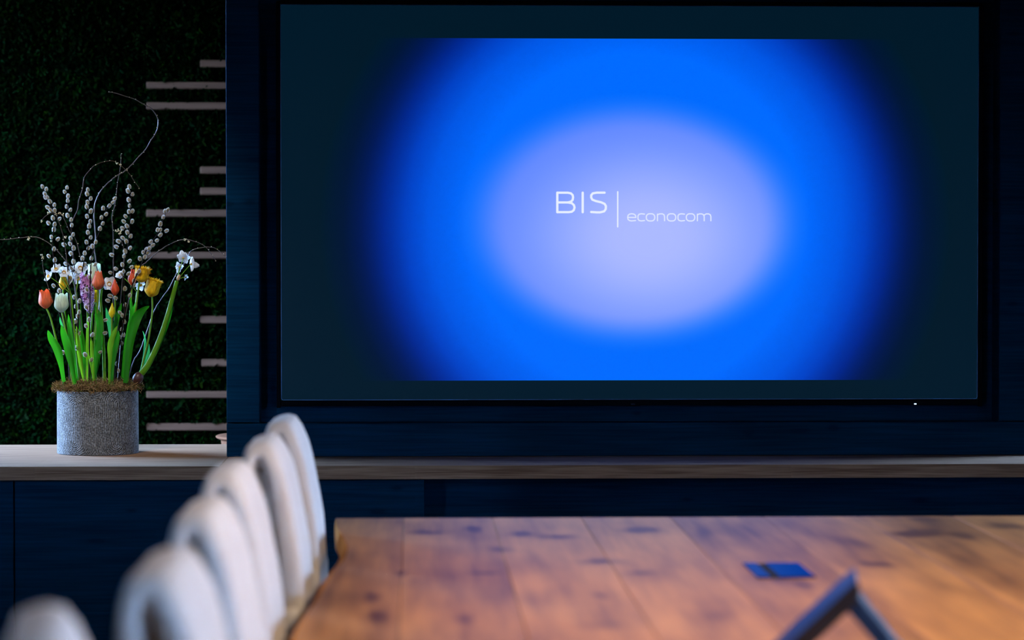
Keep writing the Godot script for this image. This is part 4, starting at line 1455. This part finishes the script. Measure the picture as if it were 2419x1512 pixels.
func _ready() -> void:
	# camera
	look = Basis(Vector3.UP, deg_to_rad(-2.111)) * Basis(Vector3.RIGHT, deg_to_rad(-1.389))
	var lens := CameraAttributesPhysical.new()
	lens.frustum_focal_length = 98.82
	lens.frustum_focus_distance = 8.22
	lens.frustum_near = 0.05
	lens.frustum_far = 60.0
	lens.exposure_aperture = 3.0
	var cam := Camera3D.new()
	cam.name = "camera"
	add_child(cam)
	cam.transform = Transform3D(look, EYE)
	cam.attributes = lens
	cam.keep_aspect = Camera3D.KEEP_HEIGHT
	cam.fov = rad_to_deg(2.0 * atan(756.0 / FOCAL))
	cam.current = true
	# sky, seen by the room through its windows
	var sky := ProceduralSkyMaterial.new()
	sky.sky_top_color = Color(0.60, 0.77, 1.0)
	sky.sky_horizon_color = Color(0.69, 0.82, 1.0)
	sky.ground_bottom_color = Color(0.30, 0.36, 0.42)
	sky.ground_horizon_color = Color(0.50, 0.60, 0.70)
	sky.sky_energy_multiplier = SKY_ENERGY
	sky.ground_energy_multiplier = SKY_ENERGY * 0.5
	var env := Environment.new()
	env.background_mode = Environment.BG_SKY
	env.sky = Sky.new()
	env.sky.sky_material = sky
	env.tonemap_mode = Environment.TONE_MAPPER_LINEAR
	env.tonemap_exposure = 1.0
	env.sdfgi_enabled = true
	env.ssao_enabled = true
	env.ssil_enabled = true
	var we := WorldEnvironment.new()
	we.name = "world_environment"
	we.environment = env
	add_child(we)
	materials()
	build_room()
	build_sideboard()
	build_display()
	build_table()
	build_chairs()
	build_console()
	build_pendants()
	build_added_spotlight()
	build_pot()
	build_flowers()
	build_twigs()
	build_side_table()


const WILLOW_LABELS := [
	"pussy willow branch with furry catkins rising above the salmon orange tulip",
	"pussy willow branch with furry catkins between the forked twig and the arching brown twig",
	"pussy willow branch with furry catkins standing behind the hyacinth",
	"pussy willow branch with furry catkins crossing in front of the S shaped twig",
	"long pussy willow branch with many furry catkins rising above the slim red tulip bud",
	"pussy willow branch with furry catkins leaning out over the fringed tulips",
]


# ---------------------------------------------------------------- willow branches (path, catkins) and bare twigs, in pixels
const WILLOWS := [
	[[Vector2(98, 438), Vector2(111, 467), Vector2(124, 493), Vector2(128, 524), Vector2(125, 560), Vector2(124, 582), Vector2(128, 620), Vector2(135, 665), Vector2(150, 740), Vector2(165, 820), Vector2(172, 900)],
		[Vector2(100, 441), Vector2(109, 447), Vector2(106, 458), Vector2(107, 466), Vector2(112, 466), Vector2(118, 476), Vector2(128, 484), Vector2(113, 490), Vector2(120, 497), Vector2(129, 497), Vector2(125, 515), Vector2(140, 517), Vector2(115, 527), Vector2(130, 530), Vector2(127, 542), Vector2(122, 560), Vector2(137, 565), Vector2(128, 588), Vector2(116, 605), Vector2(130, 614), Vector2(127, 675), Vector2(141, 687), Vector2(150, 832)]],
	[[Vector2(157, 441), Vector2(159, 465), Vector2(161, 502), Vector2(167, 531), Vector2(169, 560), Vector2(173, 589), Vector2(175, 620), Vector2(178, 690), Vector2(182, 770), Vector2(190, 840), Vector2(193, 900)],
		[Vector2(158, 443), Vector2(152, 453), Vector2(161, 463), Vector2(160, 474), Vector2(157, 488), Vector2(167, 496), Vector2(160, 509), Vector2(168, 519), Vector2(170, 532), Vector2(173, 554), Vector2(167, 563), Vector2(166, 576), Vector2(175, 586), Vector2(168, 599), Vector2(174, 618), Vector2(152, 578), Vector2(156, 623), Vector2(168, 634), Vector2(179, 645), Vector2(176, 702), Vector2(179, 724), Vector2(179, 759), Vector2(182, 782), Vector2(191, 834)]],
	[[Vector2(208, 447), Vector2(211, 473), Vector2(209, 502), Vector2(211, 531), Vector2(210, 560), Vector2(208, 582), Vector2(202, 607), Vector2(198, 620), Vector2(192, 660), Vector2(186, 740), Vector2(184, 820), Vector2(196, 900)],
		[Vector2(208, 448), Vector2(206, 458), Vector2(215, 469), Vector2(207, 478), Vector2(205, 488), Vector2(214, 499), Vector2(206, 511), Vector2(214, 523), Vector2(211, 534), Vector2(208, 549), Vector2(215, 561), Vector2(205, 572), Vector2(209, 586), Vector2(201, 598), Vector2(196, 610), Vector2(200, 625), Vector2(189, 711), Vector2(188, 737), Vector2(184, 747), Vector2(191, 787), Vector2(182, 822)]],
	[[Vector2(273, 463), Vector2(260, 481), Vector2(247, 505), Vector2(239, 531), Vector2(234, 551), Vector2(227, 567), Vector2(220, 596), Vector2(215, 620), Vector2(213, 690), Vector2(212, 760), Vector2(211, 840), Vector2(210, 900)],
		[Vector2(271, 469), Vector2(267, 478), Vector2(258, 486), Vector2(244, 492), Vector2(251, 506), Vector2(240, 514), Vector2(243, 528), Vector2(236, 540), Vector2(226, 572), Vector2(218, 582), Vector2(215, 610), Vector2(225, 625), Vector2(213, 643), Vector2(210, 655), Vector2(219, 672), Vector2(205, 684), Vector2(203, 726), Vector2(210, 755), Vector2(203, 770), Vector2(201, 838), Vector2(216, 850), Vector2(218, 791), Vector2(237, 832), Vector2(249, 756), Vector2(248, 787)]],
	[[Vector2(307, 439), Vector2(310, 465), Vector2(308, 502), Vector2(307, 531), Vector2(304, 567), Vector2(298, 604), Vector2(294, 620), Vector2(293, 680), Vector2(294, 760), Vector2(286, 830), Vector2(279, 902)],
		[Vector2(306, 441), Vector2(302, 451), Vector2(313, 459), Vector2(304, 472), Vector2(306, 486), Vector2(313, 499), Vector2(305, 500), Vector2(297, 511), Vector2(292, 523), Vector2(312, 523), Vector2(300, 534), Vector2(290, 539), Vector2(301, 549), Vector2(309, 558), Vector2(290, 562), Vector2(299, 570), Vector2(280, 570), Vector2(307, 586), Vector2(275, 583), Vector2(296, 594), Vector2(293, 605), Vector2(306, 617), Vector2(265, 602), Vector2(261, 699), Vector2(255, 710), Vector2(274, 704), Vector2(296, 682), Vector2(290, 625), Vector2(287, 647), Vector2(293, 641), Vector2(304, 647), Vector2(311, 631), Vector2(296, 720), Vector2(284, 738), Vector2(290, 745), Vector2(295, 760), Vector2(292, 791), Vector2(288, 811), Vector2(281, 875), Vector2(274, 635), Vector2(262, 644)]],
	[[Vector2(395, 495), Vector2(385, 521), Vector2(378, 540), Vector2(368, 559), Vector2(352, 579), Vector2(343, 596), Vector2(336, 620), Vector2(318, 660), Vector2(303, 705), Vector2(286, 790), Vector2(270, 905)],
		[Vector2(396, 496), Vector2(390, 499), Vector2(386, 513), Vector2(379, 529), Vector2(372, 543), Vector2(379, 543), Vector2(393, 545), Vector2(379, 555), Vector2(370, 568), Vector2(356, 571), Vector2(361, 579), Vector2(352, 587), Vector2(345, 589), Vector2(337, 596), Vector2(349, 597), Vector2(342, 607), Vector2(330, 611), Vector2(306, 698), Vector2(316, 674), Vector2(315, 663), Vector2(328, 641), Vector2(322, 648), Vector2(286, 778), Vector2(282, 797), Vector2(279, 820), Vector2(277, 828), Vector2(274, 860)]],
]
const TWIGS := [
	[Vector2(256, 218), Vector2(269, 219), Vector2(301, 229), Vector2(319, 235), Vector2(344, 249), Vector2(357, 256), Vector2(370, 274), Vector2(374, 290), Vector2(368, 314), Vector2(356, 332), Vector2(344, 353), Vector2(332, 366), Vector2(313, 387), Vector2(295, 404), Vector2(278, 414), Vector2(262, 426), Vector2(240, 448), Vector2(230, 466), Vector2(224, 484), Vector2(222, 509), Vector2(224, 539), Vector2(226, 563), Vector2(222, 585), Vector2(225, 606), Vector2(228, 627), Vector2(236, 690), Vector2(228, 800), Vector2(226, 900)],
	[Vector2(330, 445), Vector2(316, 426), Vector2(304, 408), Vector2(284, 390), Vector2(269, 381), Vector2(252, 381), Vector2(225, 390), Vector2(210, 405), Vector2(199, 420), Vector2(195, 445), Vector2(187, 472), Vector2(183, 496), Vector2(173, 518), Vector2(169, 533), Vector2(172, 600), Vector2(178, 700), Vector2(190, 800), Vector2(200, 900)],
	[Vector2(286, 364), Vector2(285, 390), Vector2(278, 432), Vector2(275, 460), Vector2(271, 487), Vector2(265, 509), Vector2(267, 545), Vector2(268, 588), Vector2(268, 627), Vector2(268, 690), Vector2(264, 800), Vector2(262, 902)],
	[Vector2(-40, 570), Vector2(0, 566), Vector2(21, 565), Vector2(46, 562), Vector2(85, 560), Vector2(116, 575), Vector2(134, 591), Vector2(152, 612), Vector2(166, 629), Vector2(172, 650), Vector2(187, 740), Vector2(196, 820), Vector2(203, 900)],
	[Vector2(511, 617), Vector2(499, 600), Vector2(484, 582), Vector2(462, 571), Vector2(433, 566), Vector2(405, 575), Vector2(377, 592), Vector2(359, 607), Vector2(344, 621), Vector2(325, 640), Vector2(302, 720), Vector2(287, 800), Vector2(277, 900)],
	[Vector2(534, 607), Vector2(523, 597), Vector2(505, 585), Vector2(484, 584), Vector2(462, 588), Vector2(450, 595), Vector2(444, 606), Vector2(434, 625), Vector2(418, 645), Vector2(400, 680), Vector2(375, 715), Vector2(362, 740), Vector2(350, 775), Vector2(330, 830), Vector2(315, 855), Vector2(296, 900)],
	[Vector2(133, 510), Vector2(146, 545), Vector2(155, 590), Vector2(160, 640), Vector2(170, 760), Vector2(185, 900)],
	[Vector2(149, 511), Vector2(164, 545), Vector2(179, 566), Vector2(189, 606), Vector2(195, 640), Vector2(203, 700), Vector2(212, 800), Vector2(214, 900)],
	[Vector2(98, 603), Vector2(101, 620), Vector2(103, 640), Vector2(110, 665), Vector2(118, 690), Vector2(128, 715), Vector2(140, 740), Vector2(157, 800), Vector2(166, 900)],
	[Vector2(280, 548), Vector2(287, 570), Vector2(293, 592), Vector2(291, 640), Vector2(281, 760), Vector2(273, 850), Vector2(268, 902)],
]
